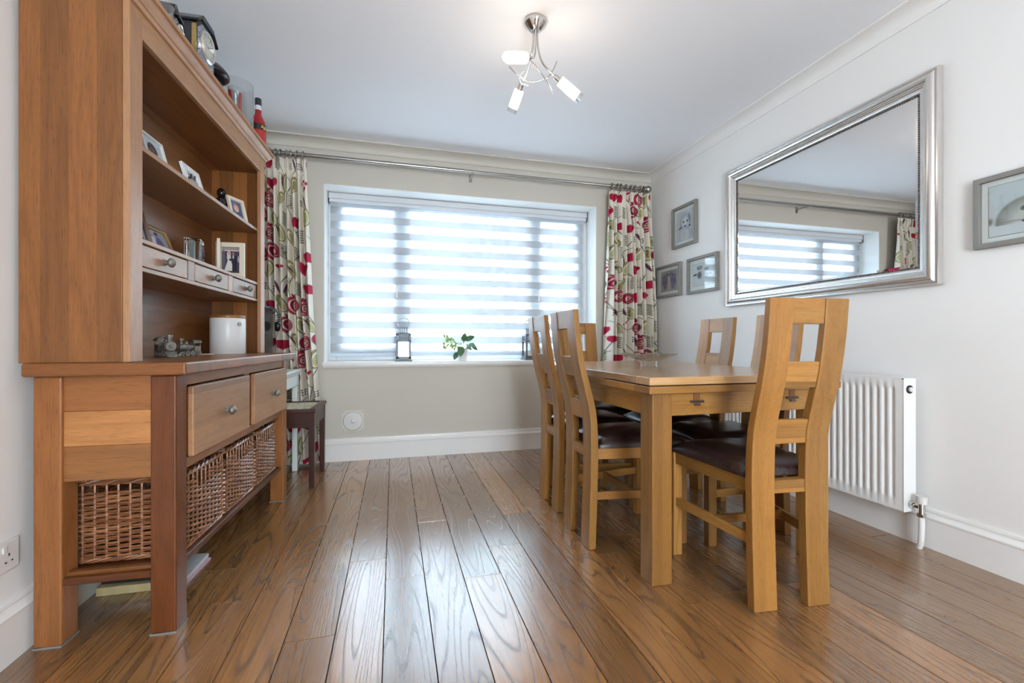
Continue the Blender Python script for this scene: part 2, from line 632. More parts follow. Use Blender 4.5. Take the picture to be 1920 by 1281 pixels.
# white reveal lining and sill board
rv = MB()
t = 0.006
rv.box(WX0, WX0 + t, YB - 0.001, YB + 0.3, 0.765, WZ1)
rv.box(WX1 - t, WX1, YB - 0.001, YB + 0.3, 0.765, WZ1)
rv.box(WX0, WX1, YB - 0.001, YB + 0.3, WZ1 - t, WZ1)
struct(rv.build('trim_1', MAT['trim']))
sl = MB()
sl.prism([(YB - 0.035, 0.742), (YB + 0.27, 0.742), (YB + 0.27, 0.767), (YB - 0.03, 0.767), (YB - 0.035, 0.762)], 'x', WX0 - 0.006, WX1 + 0.006)
sl.prism([(YB - 0.016, 0.722), (YB + 0.01, 0.722), (YB + 0.01, 0.744), (YB - 0.024, 0.744), (YB - 0.022, 0.732)], 'x', WX0 - 0.004, WX1 + 0.004)
struct(sl.build('trim_2', MAT['trim']))
# unseen rear wall with an assumed glazed door, its opening sized for the light
rw = MB()
rw.box(XL, -0.10, YF - 0.12, YF, -0.02, ZC)
rw.box(1.10, XR, YF - 0.12, YF, -0.02, ZC)
rw.box(-0.10, 1.10, YF - 0.12, YF, 2.14, ZC)
struct(rw.build('wall_front', MAT['wall']))
dr = empty('door_1', (0, YF - 0.06, 0))
struct(dr)
d = MB()
for x0, x1 in ((-0.10, -0.03), (1.03, 1.10)):
    d.box(x0, x1, -0.03, 0.03, 0.0, 2.14)
d.box(-0.03, 1.03, -0.03, 0.03, 2.07, 2.14)
d.box(-0.03, 1.03, -0.03, 0.03, 0.0, 0.07)
d.build('door_frame', MAT['upvc'], dr)


def moulding(prof, side):
    """profile points (out from the wall, z) run along one wall"""
    b = MB()
    n = len(prof)
    if side == 'right':
        ends = [[(XR - q, YF, z) for q, z in prof], [(XR - q, YB - q, z) for q, z in prof]]
    elif side == 'left':
        ends = [[(XL + q, YF, z) for q, z in prof], [(XL + q, YB - q, z) for q, z in prof]]
    else:
        ends = [[(XL + q, YB - q, z) for q, z in prof], [(XR - q, YB - q, z) for q, z in prof]]
    b.add(ends[0] + ends[1], [(i, (i + 1) % n, n + (i + 1) % n, n + i) for i in range(n)])
    return b


SK = [(0.0, 0.0), (0.022, 0.0), (0.022, 0.128), (0.026, 0.131), (0.027, 0.138), (0.022, 0.146), (0.014, 0.151), (0.012, 0.158),
      (0.015, 0.163), (0.013, 0.172), (0.006, 0.177), (0.0, 0.177)]
for sd in ('left', 'right', 'back'):
    o = moulding(SK, sd).build('baseboard_' + sd, MAT['trim'], smooth=40)
    struct(o)
CV = [(0.0, COV), (0.0, ZC), (0.092, ZC), (0.092, ZC - 0.008), (0.083, ZC - 0.010)]
for k in range(9):
    a = R(90 * k / 8)
    CV.append((0.083 - 0.071 * math.sin(a) * 0.98, ZC - 0.010 - 0.045 * (1 - math.cos(a))))
CV.append((0.010, COV + 0.004))
CV.append((0.008, COV))
for n, sd in ((3, 'left'), (4, 'right')):
    struct(moulding(CV, sd).build('trim_%d' % n, MAT['trim'] if sd == 'left' else MAT['wall'], smooth=30))
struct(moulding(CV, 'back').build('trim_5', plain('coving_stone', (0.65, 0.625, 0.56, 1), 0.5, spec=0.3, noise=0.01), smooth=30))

# ------------------------------------------------------------------ window
win = struct(empty('window_1', (0, YB + 0.27, 0)))
fr = MB()
zb, zt = 0.767, 2.14
fr.box(WX0, WX0 + 0.06, -0.035, 0.035, zb, zt)
fr.box(WX1 - 0.06, WX1, -0.035, 0.035, zb, zt)
for xa, xb in ((WX0 + 0.06, 0.055), (0.135, 1.178), (1.258, WX1 - 0.06)):
    fr.box(xa, xb, -0.035, 0.035, zb, zb + 0.06)
    fr.box(xa, xb, -0.035, 0.035, zt - 0.06, zt)
for x in (0.095, 1.218):
    fr.box(x - 0.04, x + 0.04, -0.035, 0.035, zb, zt)
fr.build('window_frame', MAT['upvc'], win, bevel=0.004)
for x0, x1 in ((WX0 + 0.06, 0.055), (1.258, WX1 - 0.06)):
    s = MB()
    w = 0.055
    s.box(x0, x0 + w, -0.05, 0.03, zb + 0.06, zt - 0.06)
    s.box(x1 - w, x1, -0.05, 0.03, zb + 0.06, zt - 0.06)
    s.box(x0 + w, x1 - w, -0.05, 0.03, zb + 0.06, zb + 0.06 + w)
    s.box(x0 + w, x1 - w, -0.05, 0.03, zt - 0.06 - w, zt - 0.06)
    so = s.build('casement', MAT['upvc'], win, bevel=0.004)
    hx = x1 - 0.03 if x0 < 0 else x0 + 0.03
    MB().box(hx - 0.010, hx + 0.010, -0.068, -0.05, 1.38, 1.45).cyl((hx, -0.075, 1.40), (hx, -0.075, 1.29), 0.009).build('handle', MAT['upvc'], so, bevel=0.003)
    MB().box(x0 + 0.10, x1 - 0.10, -0.045, -0.036, zt - 0.075, zt - 0.060).build('trickle_vent', MAT['upvc'], so)
pane_m, nt, b = new_mat('window_glass')
nt.nodes.remove(b)
tr = nt.nodes.new('ShaderNodeBsdfTransparent')
tr.inputs['Color'].default_value = (0.95, 0.97, 0.97, 1)
gl = nt.nodes.new('ShaderNodeBsdfGlossy')
gl.inputs['Roughness'].default_value = 0.02
ms = nt.nodes.new('ShaderNodeMixShader')
ms.inputs[0].default_value = 0.045
nt.links.new(tr.outputs[0], ms.inputs[1])
nt.links.new(gl.outputs[0], ms.inputs[2])
nt.links.new(ms.outputs[0], nt.nodes['Material Output'].inputs['Surface'])
for x0, x1 in ((WX0 + 0.11, 0.005), (0.13, 1.18), (1.31, WX1 - 0.11)):
    MB().box(x0, x1, -0.004, 0.004, zb + 0.055, zt - 0.055).build('pane', pane_m, win)

MB().box(-0.03, 1.03, -0.004, 0.004, 0.07, 2.07).build('pane', pane_m, dr)

# outside: paved drive, lawn edge, low wall and greenery seen hazily through the blind
struct(MB().box(-14, 16, YB + 0.32, 30, -0.25, -0.15).build('ground', plain('paving', (0.70, 0.72, 0.75, 1), 0.8, noise=0.1, nscale=3)))


def foliage_mat():
    m, nt, b = new_mat('leaf_green')
    G = NT(nt)
    oi = nt.nodes.new('ShaderNodeTexCoord')
    n = G.noise(oi.outputs['Object'], 9.0, 3.0)
    nt.links.new(G.mix(n, (0.05, 0.14, 0.045, 1), (0.16, 0.30, 0.10, 1)), b.inputs['Base Color'])
    b.inputs['Roughness'].default_value = 0.6
    return m


def shrub(name, c, r, h, n, label, cat, seed):
    rng = random.Random(seed)
    root = empty(name, (c[0], c[1], -0.15), 0, label, cat)
    f = MB()
    for i in range(n):
        while True:
            p = Vector((rng.uniform(-1, 1), rng.uniform(-1, 1), rng.uniform(-1, 1)))
            if 0.35 < p.length < 1: break
        q = Vector((p.x * r, p.y * r, h * 0.56 + p.z * h * 0.44))
        a = Vector((rng.uniform(-1, 1), rng.uniform(-1, 1), rng.uniform(-1, 1))).normalized()
        bb = a.orthogonal().normalized()
        s = rng.uniform(0.05, 0.10)
        f.add([q - a * s, q + bb * s * 0.5, q + a * s, q - bb * s * 0.5], [(0, 1, 2, 3)])
    f.build('foliage', foliage_mat(), root)
    MB().cyl((0, 0, 0), (0, 0, h * 0.7), 0.06, 0.03, 8).build('trunk', wood('umber', 'z'), root)
    return root


shrub('garden_shrub', (3.6, 7.4), 0.95, 2.1, 1500, 'leafy green shrub outside, seen hazily through the right side of the blind', 'shrub', 3)
shrub('garden_tree', (2.3, 9.0), 1.0, 5.0, 1500, 'pale green tree outside, seen at the top of the middle window pane', 'tree', 5)

# ------------------------------------------------------------------ day-and-night blind
bl = empty('roller_blind', (0, YB + 0.20, 0), 0, 'white striped day and night roller blind across the window', 'blind')
BX0, BX1 = -0.507, 1.752
hd = MB()
hd.box(BX0, BX1, -0.035, 0.03, 2.085, 2.132)
hd.box(BX0 + 0.004, BX1 - 0.004, -0.027, 0.02, 2.058, 2.086)
hd.build('headrail', plain('blind_headrail', (0.66, 0.69, 0.72, 1), 0.35, noise=0.01), bl, bevel=0.004)
MB().box(BX0 - 0.004, BX0, -0.038, 0.032, 2.05, 2.134).build('end_cap', MAT['steel'], bl)
MB().box(BX1, BX1 + 0.004, -0.038, 0.032, 2.05, 2.134).build('end_cap', MAT['steel'], bl)
fm, nt, b = new_mat('striped_voile')
nt.nodes.remove(b)
G = NT(nt)
tc = nt.nodes.new('ShaderNodeTexCoord')
z = G.sep(tc.outputs['Object'])[2]
ph = G.math('FRACT', G.math('DIVIDE', G.math('SUBTRACT', 1.970 + 0.125 * 20, z), 0.125))
band = G.math('LESS_THAN', ph, 0.49)
top = G.math('GREATER_THAN', z, 2.030)
opq = G.math('MAXIMUM', band, top)
weave = G.noise(G.comb(G.math('MULTIPLY', G.sep(tc.outputs['Object'])[0], 3.0), 0.0, G.math('MULTIPLY', z, 700.0)), 1.0, 2.0)
trs = nt.nodes.new('ShaderNodeBsdfTransparent')
trs.inputs['Color'].default_value = (1, 1, 1, 1)
tl = nt.nodes.new('ShaderNodeBsdfTranslucent')
tl.inputs['Color'].default_value = (0.044, 0.047, 0.050, 1)
df = nt.nodes.new('ShaderNodeBsdfDiffuse')
df.inputs['Color'].default_value = (0.44, 0.47, 0.51, 1)
ad = nt.nodes.new('ShaderNodeAddShader')
nt.links.new(tl.outputs[0], ad.inputs[0])
nt.links.new(df.outputs[0], ad.inputs[1])
tl2 = nt.nodes.new('ShaderNodeBsdfTranslucent')
tl2.inputs['Color'].default_value = (0.55, 0.56, 0.57, 1)
m1 = nt.nodes.new('ShaderNodeMixShader')   # sheer part
m1.inputs[0].default_value = 0.55
nt.links.new(trs.outputs[0], m1.inputs[1])
nt.links.new(tl2.outputs[0], m1.inputs[2])
m3 = nt.nodes.new('ShaderNodeMixShader')   # cloth part lets a little show through
m3.inputs[0].default_value = 0.985
nt.links.new(trs.outputs[0], m3.inputs[1])
nt.links.new(ad.outputs[0], m3.inputs[2])
m2 = nt.nodes.new('ShaderNodeMixShader')
nt.links.new(opq, m2.inputs[0])
nt.links.new(m1.outputs[0], m2.inputs[1])
nt.links.new(m3.outputs[0], m2.inputs[2])
nt.links.new(m2.outputs[0], nt.nodes['Material Output'].inputs['Surface'])
MB().add([(BX0 + 0.010, 0, 0.83), (BX1 - 0.03, 0, 0.83), (BX1 - 0.03, 0, 2.07), (BX0 + 0.010, 0, 2.07)], [(0, 1, 2, 3)]).build('voile', fm, bl)
MB().box(BX0 + 0.008, BX1 - 0.028, -0.010, 0.010, 0.803, 0.832).build('bottom_bar', plain('blind_bar', (0.55, 0.62, 0.70, 1), 0.35, noise=0.01), bl, bevel=0.004)
ch = MB()
for dy in (-0.02, 0.006):
    ch.tube([(BX1 - 0.012, dy, 2.07 - 0.05 * i) for i in range(22)], 0.003, 6)
ch.build('pull_chain', MAT['trim'], bl)

# ================================================================== DRESSER
DR = empty('oak_dresser', (-1.04, 1.625, 0), R(-2.4), 'tall rustic oak dresser with open hutch shelves along the left wall', 'dresser')
PHI = R(-2.4)


def dw(x, y, z):
    """dresser-local point to the room"""
    c, s = math.cos(PHI), math.sin(PHI)
    return (-1.04 + x * c - y * s, 1.625 + x * s + y * c, z)


L0, L1 = 0.018, 1.275
for x0 in (0.0, 0.303):
    for y0 in (L0, L1 - 0.072):
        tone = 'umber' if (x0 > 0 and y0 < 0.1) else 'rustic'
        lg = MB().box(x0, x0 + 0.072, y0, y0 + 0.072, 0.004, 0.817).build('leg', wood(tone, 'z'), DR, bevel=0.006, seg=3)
        MB().box(x0 - 0.001, x0 + 0.073, y0 - 0.001, y0 + 0.073, 0.0, 0.005).build('felt_pad', MAT['grey_frame'], lg)
# end panels (three horizontal boards each)
for y0 in (L0 + 0.010, L1 - 0.032):
    for z0, z1, tn in ((0.709, 0.817, 'rustic'), (0.602, 0.7085, 'honey'), (0.495, 0.6015, 'honey')):
        MB().box(0.068, 0.307, y0, y0 + 0.022, z0, z1).build('end_panel', wood(tn, 'x'), DR, bevel=0.0015)
    MB().box(0.068, 0.307, y0 + 0.012, y0 + 0.034, 0.186, 0.214).build('end_rail', wood('rustic', 'x'), DR, bevel=0.003)
MB().box(0.010, 0.030, L0 + 0.05, L1 - 0.05, 0.495, 0.817).build('back_panel', wood('rustic', 'y', 'z', 0.1), DR)
# front rails
ff = MB()
ff.box(0.345, 0.369, L0 + 0.07, L1 - 0.07, 0.776, 0.817)
ff.box(0.345, 0.369, L0 + 0.07, L1 - 0.07, 0.500, 0.536)
ff.build('front_rail', wood('rustic', 'y'), DR, bevel=0.003)
MB().box(0.345, 0.369, 0.616, 0.678, 0.53, 0.78).build('drawer_divider', wood('rustic', 'z'), DR, bevel=0.002)
MB().box(0.06, 0.345, L0 + 0.05, L1 - 0.05, 0.50, 0.51).build('drawer_floor', wood('rustic', 'y'), DR)
KN = [(0.0, 0.0), (0.013, 0.0), (0.013, 0.003), (0.009, 0.005), (0.0085, 0.012), (0.012, 0.015), (0.0165, 0.019), (0.018, 0.024), (0.0165, 0.029), (0.012, 0.032),
      (0.008, 0.034), (0.0065, 0.037), (0.0, 0.039)]
KX = Matrix.Rotation(R(90), 4, 'Y')


def knob(parent, x, y, z, s=1.0):
    return MB().lathe([(r * s, h * s) for r, h in KN], 20, (x, y, z), M=KX).build('knob', MAT['pewter'], parent, smooth=50)


for y0, y1 in ((0.094, 0.615), (0.679, 1.199)):
    d_ = MB().box(0.372, 0.392, y0, y1, 0.538, 0.774).build('drawer', wood('pale', 'y', 'z', 0.12), DR, bevel=0.005, seg=3)
    MB().box(0.30, 0.371, y0 + 0.012, y1 - 0.012, 0.545, 0.765).build('drawer_box', wood('rustic', 'y'), d_)
    knob(d_, 0.392, (y0 + y1) / 2, 0.655)
# low shelf with bearers
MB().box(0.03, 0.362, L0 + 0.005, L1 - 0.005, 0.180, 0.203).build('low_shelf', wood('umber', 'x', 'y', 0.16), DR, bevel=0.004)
# worktop
MB().box(-0.004, 0.418, -0.020, 1.297, 0.818, 0.858).build('worktop', wood('rustic', 'x', 'y', 0.14), DR, bevel=0.007, seg=3)

# hutch
H0, H1, HZ = 0.005, 1.272, 0.858
for y0 in (H0, H1 - 0.022):
    MB().box(-0.026, 0.236, y0, y0 + 0.022, HZ, 1.985).build('hutch_side', wood('rustic', 'z', 'x', 0.071), DR, bevel=0.002)
MB().box(-0.026, -0.012, H0 + 0.022, H1 - 0.022, HZ, 1.962).build('hutch_back', wood('rustic', 'y', 'z', 0.115), DR)
for y0 in (H0, H1 - 0.068):
    MB().box(0.236, 0.256, y0, y0 + 0.068, HZ, 1.985).build('stile', wood('pale', 'z'), DR, bevel=0.003)
MB().box(0.236, 0.256, H0 + 0.068, H1 - 0.068, 1.897, 1.985).build('top_rail', wood('pale', 'y'), DR, bevel=0.003)
MB().box(-0.012, 0.236, H0 + 0.022, H1 - 0.022, 1.900, 1.916).build('hutch_ceiling', wood('rustic', 'y', 'x', 0.12), DR)
MB().box(-0.026, 0.256, H0, H1, 1.985, 1.995).build('hutch_top', wood('rustic', 'y'), DR)
# cornice: stepped moulding round front and both ends
CP = [(0.0, 1.976), (0.007, 1.978), (0.009, 1.984), (0.012, 1.990), (0.017, 1.992), (0.019, 1.998), (0.028, 2.006), (0.033, 2.011), (0.034, 2.017), (0.041, 2.019), (0.042, 2.032), (0.0, 2.032)]
cb = MB()
n = len(CP)
pts = []
for cx, cy, sx, sy in ((-0.026, H0, 0, -1), (0.256, H0, 1, -1), (0.256, H1, 1, 1), (-0.026, H1, 0, 1)):
    pts += [(cx + sx * q, cy + sy * q, z) for q, z in CP]
fs = []
for c in range(3):
    for k in range(n):
        l = (k + 1) % n
        fs.append((c * n + k, (c + 1) * n + k, (c + 1) * n + l, c * n + l))
fs += [tuple(range(n))[::-1], tuple(3 * n + k for k in range(n))]
cb.add(pts, fs)
cb.build('cornice', wood('pale', 'y'), DR, smooth=28)
MB().box(-0.026, 0.27, H0 - 0.02, H1 + 0.02, 2.018, 2.031).build('cornice_board', wood('rustic', 'y'), DR)
# upper shelf
MB().box(-0.012, 0.236, H0 + 0.022, H1 - 0.022, 1.553, 1.571).build('upper_shelf', wood('pale', 'y', 'x', 0.1), DR, bevel=0.003)
# spice drawers
MB().box(-0.012, 0.240, H0 + 0.022, H1 - 0.022, 1.246, 1.262).build('drawer_shelf', wood('pale', 'y', 'x', 0.1), DR, bevel=0.003)
MB().box(-0.012, 0.240, H0 + 0.022, H1 - 0.022, 1.152, 1.168).build('drawer_base', wood('pale', 'y', 'x', 0.1), DR, bevel=0.003)
yd = [(0.074, 0.413), (0.467, 0.806), (0.860, 1.200)]
for a, b2 in ((0.413, 0.467), (0.806, 0.860)):
    MB().box(0.212, 0.236, a, b2, 1.168, 1.246).build('drawer_stile', wood('pale', 'z'), DR, bevel=0.002)
MB().box(0.200, 0.206, 0.04, 1.24, 1.168, 1.246).build('drawer_backing', MAT['dark'], DR)
for a, b2 in yd:
    d_ = MB().box(0.213, 0.235, a + 0.003, b2 - 0.003, 1.171, 1.243).build('drawer', wood('pale', 'y'), DR, bevel=0.003)
    knob(d_, 0.235, (a + b2) / 2, 1.206, 0.95)

# ------------------------------------------------------------------ wicker baskets
def wicker_mat():
    m, nt, b = new_mat('wicker')
    G = NT(nt)
    tc = nt.nodes.new('ShaderNodeTexCoord')
    n = G.noise(tc.outputs['Object'], 28.0, 3.0)
    n2 = G.noise(G.vmath('MULTIPLY', tc.outputs['Object'], (8, 8, 90)), 1.0, 2.0)
    c = G.mix(n, (0.27, 0.105, 0.042, 1), (0.12, 0.042, 0.018, 1))
    c = G.mix(G.maprange(n2, 0.45, 0.7), c, (0.36, 0.16, 0.07, 1))
    nt.links.new(c, b.inputs['Base Color'])
    b.inputs['Roughness'].default_value = 0.28
    b.inputs['Specular IOR Level'].default_value = 1.0
    return m


WK = wicker_mat()


def make_basket(w, l, h):
    """w along x, l along y; woven round upright stakes"""
    root = empty('wicker_basket', (0, 0, 0))
    hx, hy = w / 2, l / 2
    rc = 0.015

    def per(s, off=0.0):
        # rounded rectangle perimeter, s in [0,1)
        a, b_ = hx - rc, hy - rc
        segs = [('l', 2 * b_), ('c', rc * PI / 2), ('l', 2 * a), ('c', rc * PI / 2), ('l', 2 * b_), ('c', rc * PI / 2), ('l', 2 * a), ('c', rc * PI / 2)]
        tot = sum(q for _, q in segs)
        d = (s % 1.0) * tot
        base = [(hx, -b_, 0), (a, b_, 0), (a, hy, 90), (-a, b_, 90), (-hx, b_, 180), (-a, -b_, 180), (-a, -hy, 270), (a, -b_, 270)]
        for i, (k, q) in enumerate(segs):
            if d <= q or i == 7:
                x, y, ang = base[i]
                an = R(ang)
                if k == 'l':
                    px, py = x - math.sin(an) * d, y + math.cos(an) * d
                    nx, ny = math.cos(an), math.sin(an)
                else:
                    t2 = an + d / rc
                    nx, ny = math.cos(t2), math.sin(t2)
                    px, py = x + rc * nx, y + rc * ny
                return px + nx * off, py + ny * off
            d -= q
    tot = 2 * (w + l) - 8 * rc + 2 * PI * rc
    ns = int(round(tot / 0.034 / 2)) * 2 + 1
    stakes = MB()
    for k in range(ns):
        x, y = per((k + 0.5) / ns)
        stakes.tube([(x, y, 0.012), (x, y, h - 0.012)], 0.0034, 6)
    stakes.build('stakes', WK, root, smooth=60)
    strands = MB()
    nr = int((h - 0.05) / 0.0086)
    hz0, hz1 = h - 0.082, h - 0.045
    for r_ in range(nr):
        zz = 0.020 + r_ * 0.0086
        ph_ = r_ % 2
        N = ns * 4
        rad = 0.0035 if r_ not in (nr // 2, nr // 2 + 1) else 0.0045
        path = []
        gap = hz0 < zz < hz1
        for i in range(N):
            s_ = i / N
            o_ = 0.0052 * math.cos(PI * ns * s_ + PI * ph_ + 0.0)
            x, y = per(s_, o_)
            # hand hold cut in the front face (+x side, middle)
            if gap and x > hx - 0.012 and abs(y) < 0.042:
                if path:
                    strands.tube(path, rad, 5)
                path = []
                continue
            path.append((x, y, zz + 0.0012 * math.sin(5 * s_ * 2 * PI + r_)))
        if gap:
            if path: strands.tube(path, rad, 5)
        else:
            strands.tube(path, rad, 5, closed=True)
    strands.build('weave', WK, root, smooth=70)
    for nm, z0, rr, am in (('base_braid', 0.008, 0.0058, 0.006), ('top_braid', h - 0.012, 0.0065, 0.0075)):
        rim = MB()
        for ph_ in (0, PI * 2 / 3, PI * 4 / 3):
            path = []
            for i in range(ns * 4):
                s_ = i / (ns * 4)
                q = 2 * PI * s_ * round(ns / 3) + ph_
                x, y = per(s_, am * 0.75 * math.cos(q))
                path.append((x, y, z0 + am * 0.75 * math.sin(q)))
            rim.tube(path, rr * 0.72, 5, closed=True)
        rim.build(nm, WK, root, smooth=70)
    MB().box(-hx + 0.01, hx - 0.01, -hy + 0.01, hy - 0.01, 0.004, 0.012).build('basket_base', WK, root)
    MB().box(-hx + 0.012, hx - 0.012, -hy + 0.012, hy - 0.012, 0.013, 0.02).build('lining', MAT['dark'], root)
    return root


bk = make_basket(0.285, 0.338, 0.272)
spots_b = [(0.196, 0.284), (0.196, 0.648), (0.196, 1.011)]
blab = ['woven wicker basket under the dresser, nearest the camera, its end seen between the legs',
        'woven wicker basket in the middle of the row under the dresser',
        'woven wicker basket under the dresser at the end nearest the window']
for i, (x, y) in enumerate(spots_b):
    o = bk if i == 0 else copy_tree(bk)
    o.location = dw(x, y, 0.204)
    o.rotation_euler = (0, 0, PHI)
    tag(o, blab[i], 'basket', 'wicker baskets under the dresser')


# ------------------------------------------------------------------ pictures painted as coloured prints
def lin(c):
    c = np.asarray(c, dtype=np.float64) / 255.0
    return np.where(c <= 0.04045, c / 12.92, ((c + 0.055) / 1.055) ** 2.4)


def col_grid(name, P, img, mat, parent=None, smooth=False):
    """P: (h,w,3) vertex positions, img: (h,w,3) sRGB 0-255"""
    h, w = P.shape[:2]
    me = bpy.data.meshes.new(name)
    idx = np.arange(h * w).reshape(h, w)
    q = np.stack([idx[:-1, :-1], idx[:-1, 1:], idx[1:, 1:], idx[1:, :-1]], -1).reshape(-1, 4)
    me.vertices.add(h * w)
    me.vertices.foreach_set('co', P.reshape(-1).astype(np.float32))
    nq = len(q)
    me.loops.add(nq * 4)
    me.polygons.add(nq)
    me.loops.foreach_set('vertex_index', q.reshape(-1).astype(np.int32))
    me.polygons.foreach_set('loop_start', np.arange(0, nq * 4, 4, dtype=np.int32))
    me.polygons.foreach_set('loop_total', np.full(nq, 4, dtype=np.int32))
    me.update()
    me.validate()
    ca = me.color_attributes.new('Col', 'FLOAT_COLOR', 'POINT')
    rgba = np.ones((h * w, 4), dtype=np.float32)
    rgba[:, :3] = lin(img.reshape(-1, 3))
    ca.data.foreach_set('color', rgba.reshape(-1))
    me.materials.append(mat)
    if smooth:
        me.polygons.foreach_set('use_smooth', np.ones(nq, dtype=bool))
    o = bpy.data.objects.new(name, me)
    COL.objects.link(o)
    if parent is not None: o.parent = parent
    return o


def canvas(w, h, bgc, n=110):
    """returns image array and X,Y coordinate fields, X in 0..w, Y in 0..h (up), unit aspect"""
    ny, nx = n, max(8, int(n * w / h))
    Y, X = np.mgrid[0:ny, 0:nx]
    X = X / (nx - 1) * w
    Y = Y / (ny - 1) * h
    I = np.ones((ny, nx, 3)) * np.array(bgc, float)
    return I, X, Y


def blend(I, m, c):
    m = np.clip(m, 0, 1)[..., None]
    I[:] = I * (1 - m) + np.array(c, float) * m


def ell(X, Y, cx, cy, rx, ry, rot=0.0, soft=0.08):
    c, s = math.cos(rot), math.sin(rot)
    u = ((X - cx) * c + (Y - cy) * s) / rx
    v = (-(X - cx) * s + (Y - cy) * c) / ry
    d = np.sqrt(u * u + v * v)
    return np.clip((1 - d) / soft, 0, 1)


def img_baby():
    I, X, Y = canvas(0.72, 1.0, (205, 206, 205), 120)
    blend(I, np.clip((X - 0.45) * 1.2, 0, 0.5), (222, 224, 226))
    body = ell(X, Y, 0.36, 0.16, 0.30, 0.36)
    blend(I, body, (214, 215, 218))
    blend(I, ell(X, Y, 0.46, 0.12, 0.025, 0.26, 0.15, 0.8) * 0.55, (140, 146, 168))
    blend(I, ell(X, Y, 0.25, 0.14, 0.02, 0.22, -0.2, 0.8) * 0.35, (150, 155, 172))
    blend(I, ell(X, Y, 0.17, 0.46, 0.10, 0.035, 0.6), (62, 62, 84))
    blend(I, ell(X, Y, 0.57, 0.46, 0.07, 0.035, -0.5), (52, 52, 76))
    head = ell(X, Y, 0.40, 0.66, 0.225, 0.285)
    blend(I, ell(X, Y, 0.40, 0.63, 0.255, 0.30, 0, 0.18) * 0.75, (84, 86, 116))
    blend(I, ell(X, Y, 0.36, 0.20, 0.33, 0.36, 0, 0.3) * 0.35, (120, 122, 146))
    blend(I, ell(X, Y, 0.36, 0.16, 0.27, 0.33, 0, 0.4), (210, 211, 214))
    blend(I, head, (186, 186, 198))
    blend(I, ell(X, Y, 0.38, 0.62, 0.19, 0.25, 0, 0.7), (222, 222, 222))
    blend(I, ell(X, Y, 0.565, 0.74, 0.06, 0.20, 0.10, 0.7) * 0.8, (92, 96, 128))
    blend(I, ell(X, Y, 0.33, 0.84, 0.16, 0.08, 0.2, 0.9) * 0.35, (160, 164, 184))
    for x in (0.31, 0.475):
        blend(I, ell(X, Y, x, 0.635, 0.052, 0.036), (138, 140, 160))
        blend(I, ell(X, Y, x, 0.635, 0.028, 0.030), (30, 30, 46))
    blend(I, ell(X, Y, 0.385, 0.545, 0.035, 0.02, 0, 0.8) * 0.6, (130, 130, 150))
    blend(I, ell(X, Y, 0.385, 0.475, 0.062, 0.032), (92, 80, 106))
    blend(I, ell(X, Y, 0.385, 0.46, 0.03, 0.012), (60, 55, 75))
    return I


def img_feet():
    I, X, Y = canvas(1.1, 1.0, (168, 163, 156), 90)
    blend(I, ell(X, Y, 0.55, 0.75, 0.55, 0.45, 0, 0.9) * 0.5, (120, 116, 120))
    for sx in (-1, 1):
        cx = 0.55 + sx * 0.27
        blend(I, ell(X, Y, cx, 0.52, 0.19, 0.30, sx * 0.12), (116, 106, 138))
        blend(I, ell(X, Y, cx - sx * 0.02, 0.26, 0.12, 0.20, 0), (126, 116, 146))
        for k in range(5):
            blend(I, ell(X, Y, cx + sx * (-0.14 + 0.075 * k), 0.86 - 0.035 * k, 0.042 - 0.003 * k, 0.055), (104, 94, 124))
    blend(I, ell(X, Y, 0.55, 0.40, 0.09, 0.36), (196, 188, 172))
    for k in range(3):
        blend(I, ell(X, Y, 0.47 + 0.08 * k, 0.80, 0.035, 0.045), (60, 52, 66))
    return I


def img_hands():
    I, X, Y = canvas(1.2, 1.0, (214, 217, 220), 100)
    rng = np.random.RandomState(2)
    for cx, cy, s, sg, dk in ((0.42, 0.50, 1.1, 1, 1.0), (0.84, 0.46, 0.85, -1, 0.7)):
        blend(I, ell(X, Y, cx, cy - 0.02, 0.15 * s, 0.18 * s, 0, 0.5) * dk * 0.9, (96, 98, 104))
        for k in range(4):
            a = (k - 1.5) * 0.26 * sg
            blend(I, ell(X, Y, cx + math.sin(a) * 0.26 * s, cy + 0.12 * s + math.cos(a) * 0.15 * s, 0.034 * s, 0.105 * s, -a, 0.5) * dk, (104, 106, 112))
            blend(I, ell(X, Y, cx + math.sin(a) * 0.30 * s, cy + 0.12 * s + math.cos(a) * 0.22 * s, 0.026 * s, 0.03 * s) * dk, (64, 65, 72))
        blend(I, ell(X, Y, cx - sg * 0.24 * s, cy + 0.02, 0.10 * s, 0.045 * s, sg * 0.3) * dk, (84, 86, 92))
        for k in range(14):
            px, py = cx + rng.uniform(-0.12, 0.12) * s, cy + rng.uniform(-0.18, 0.12) * s
            blend(I, ell(X, Y, px, py, 0.05 * s, 0.012 * s, rng.uniform(-1.5, 1.5), 0.8) * dk * 0.7, (70, 71, 78))
    return I


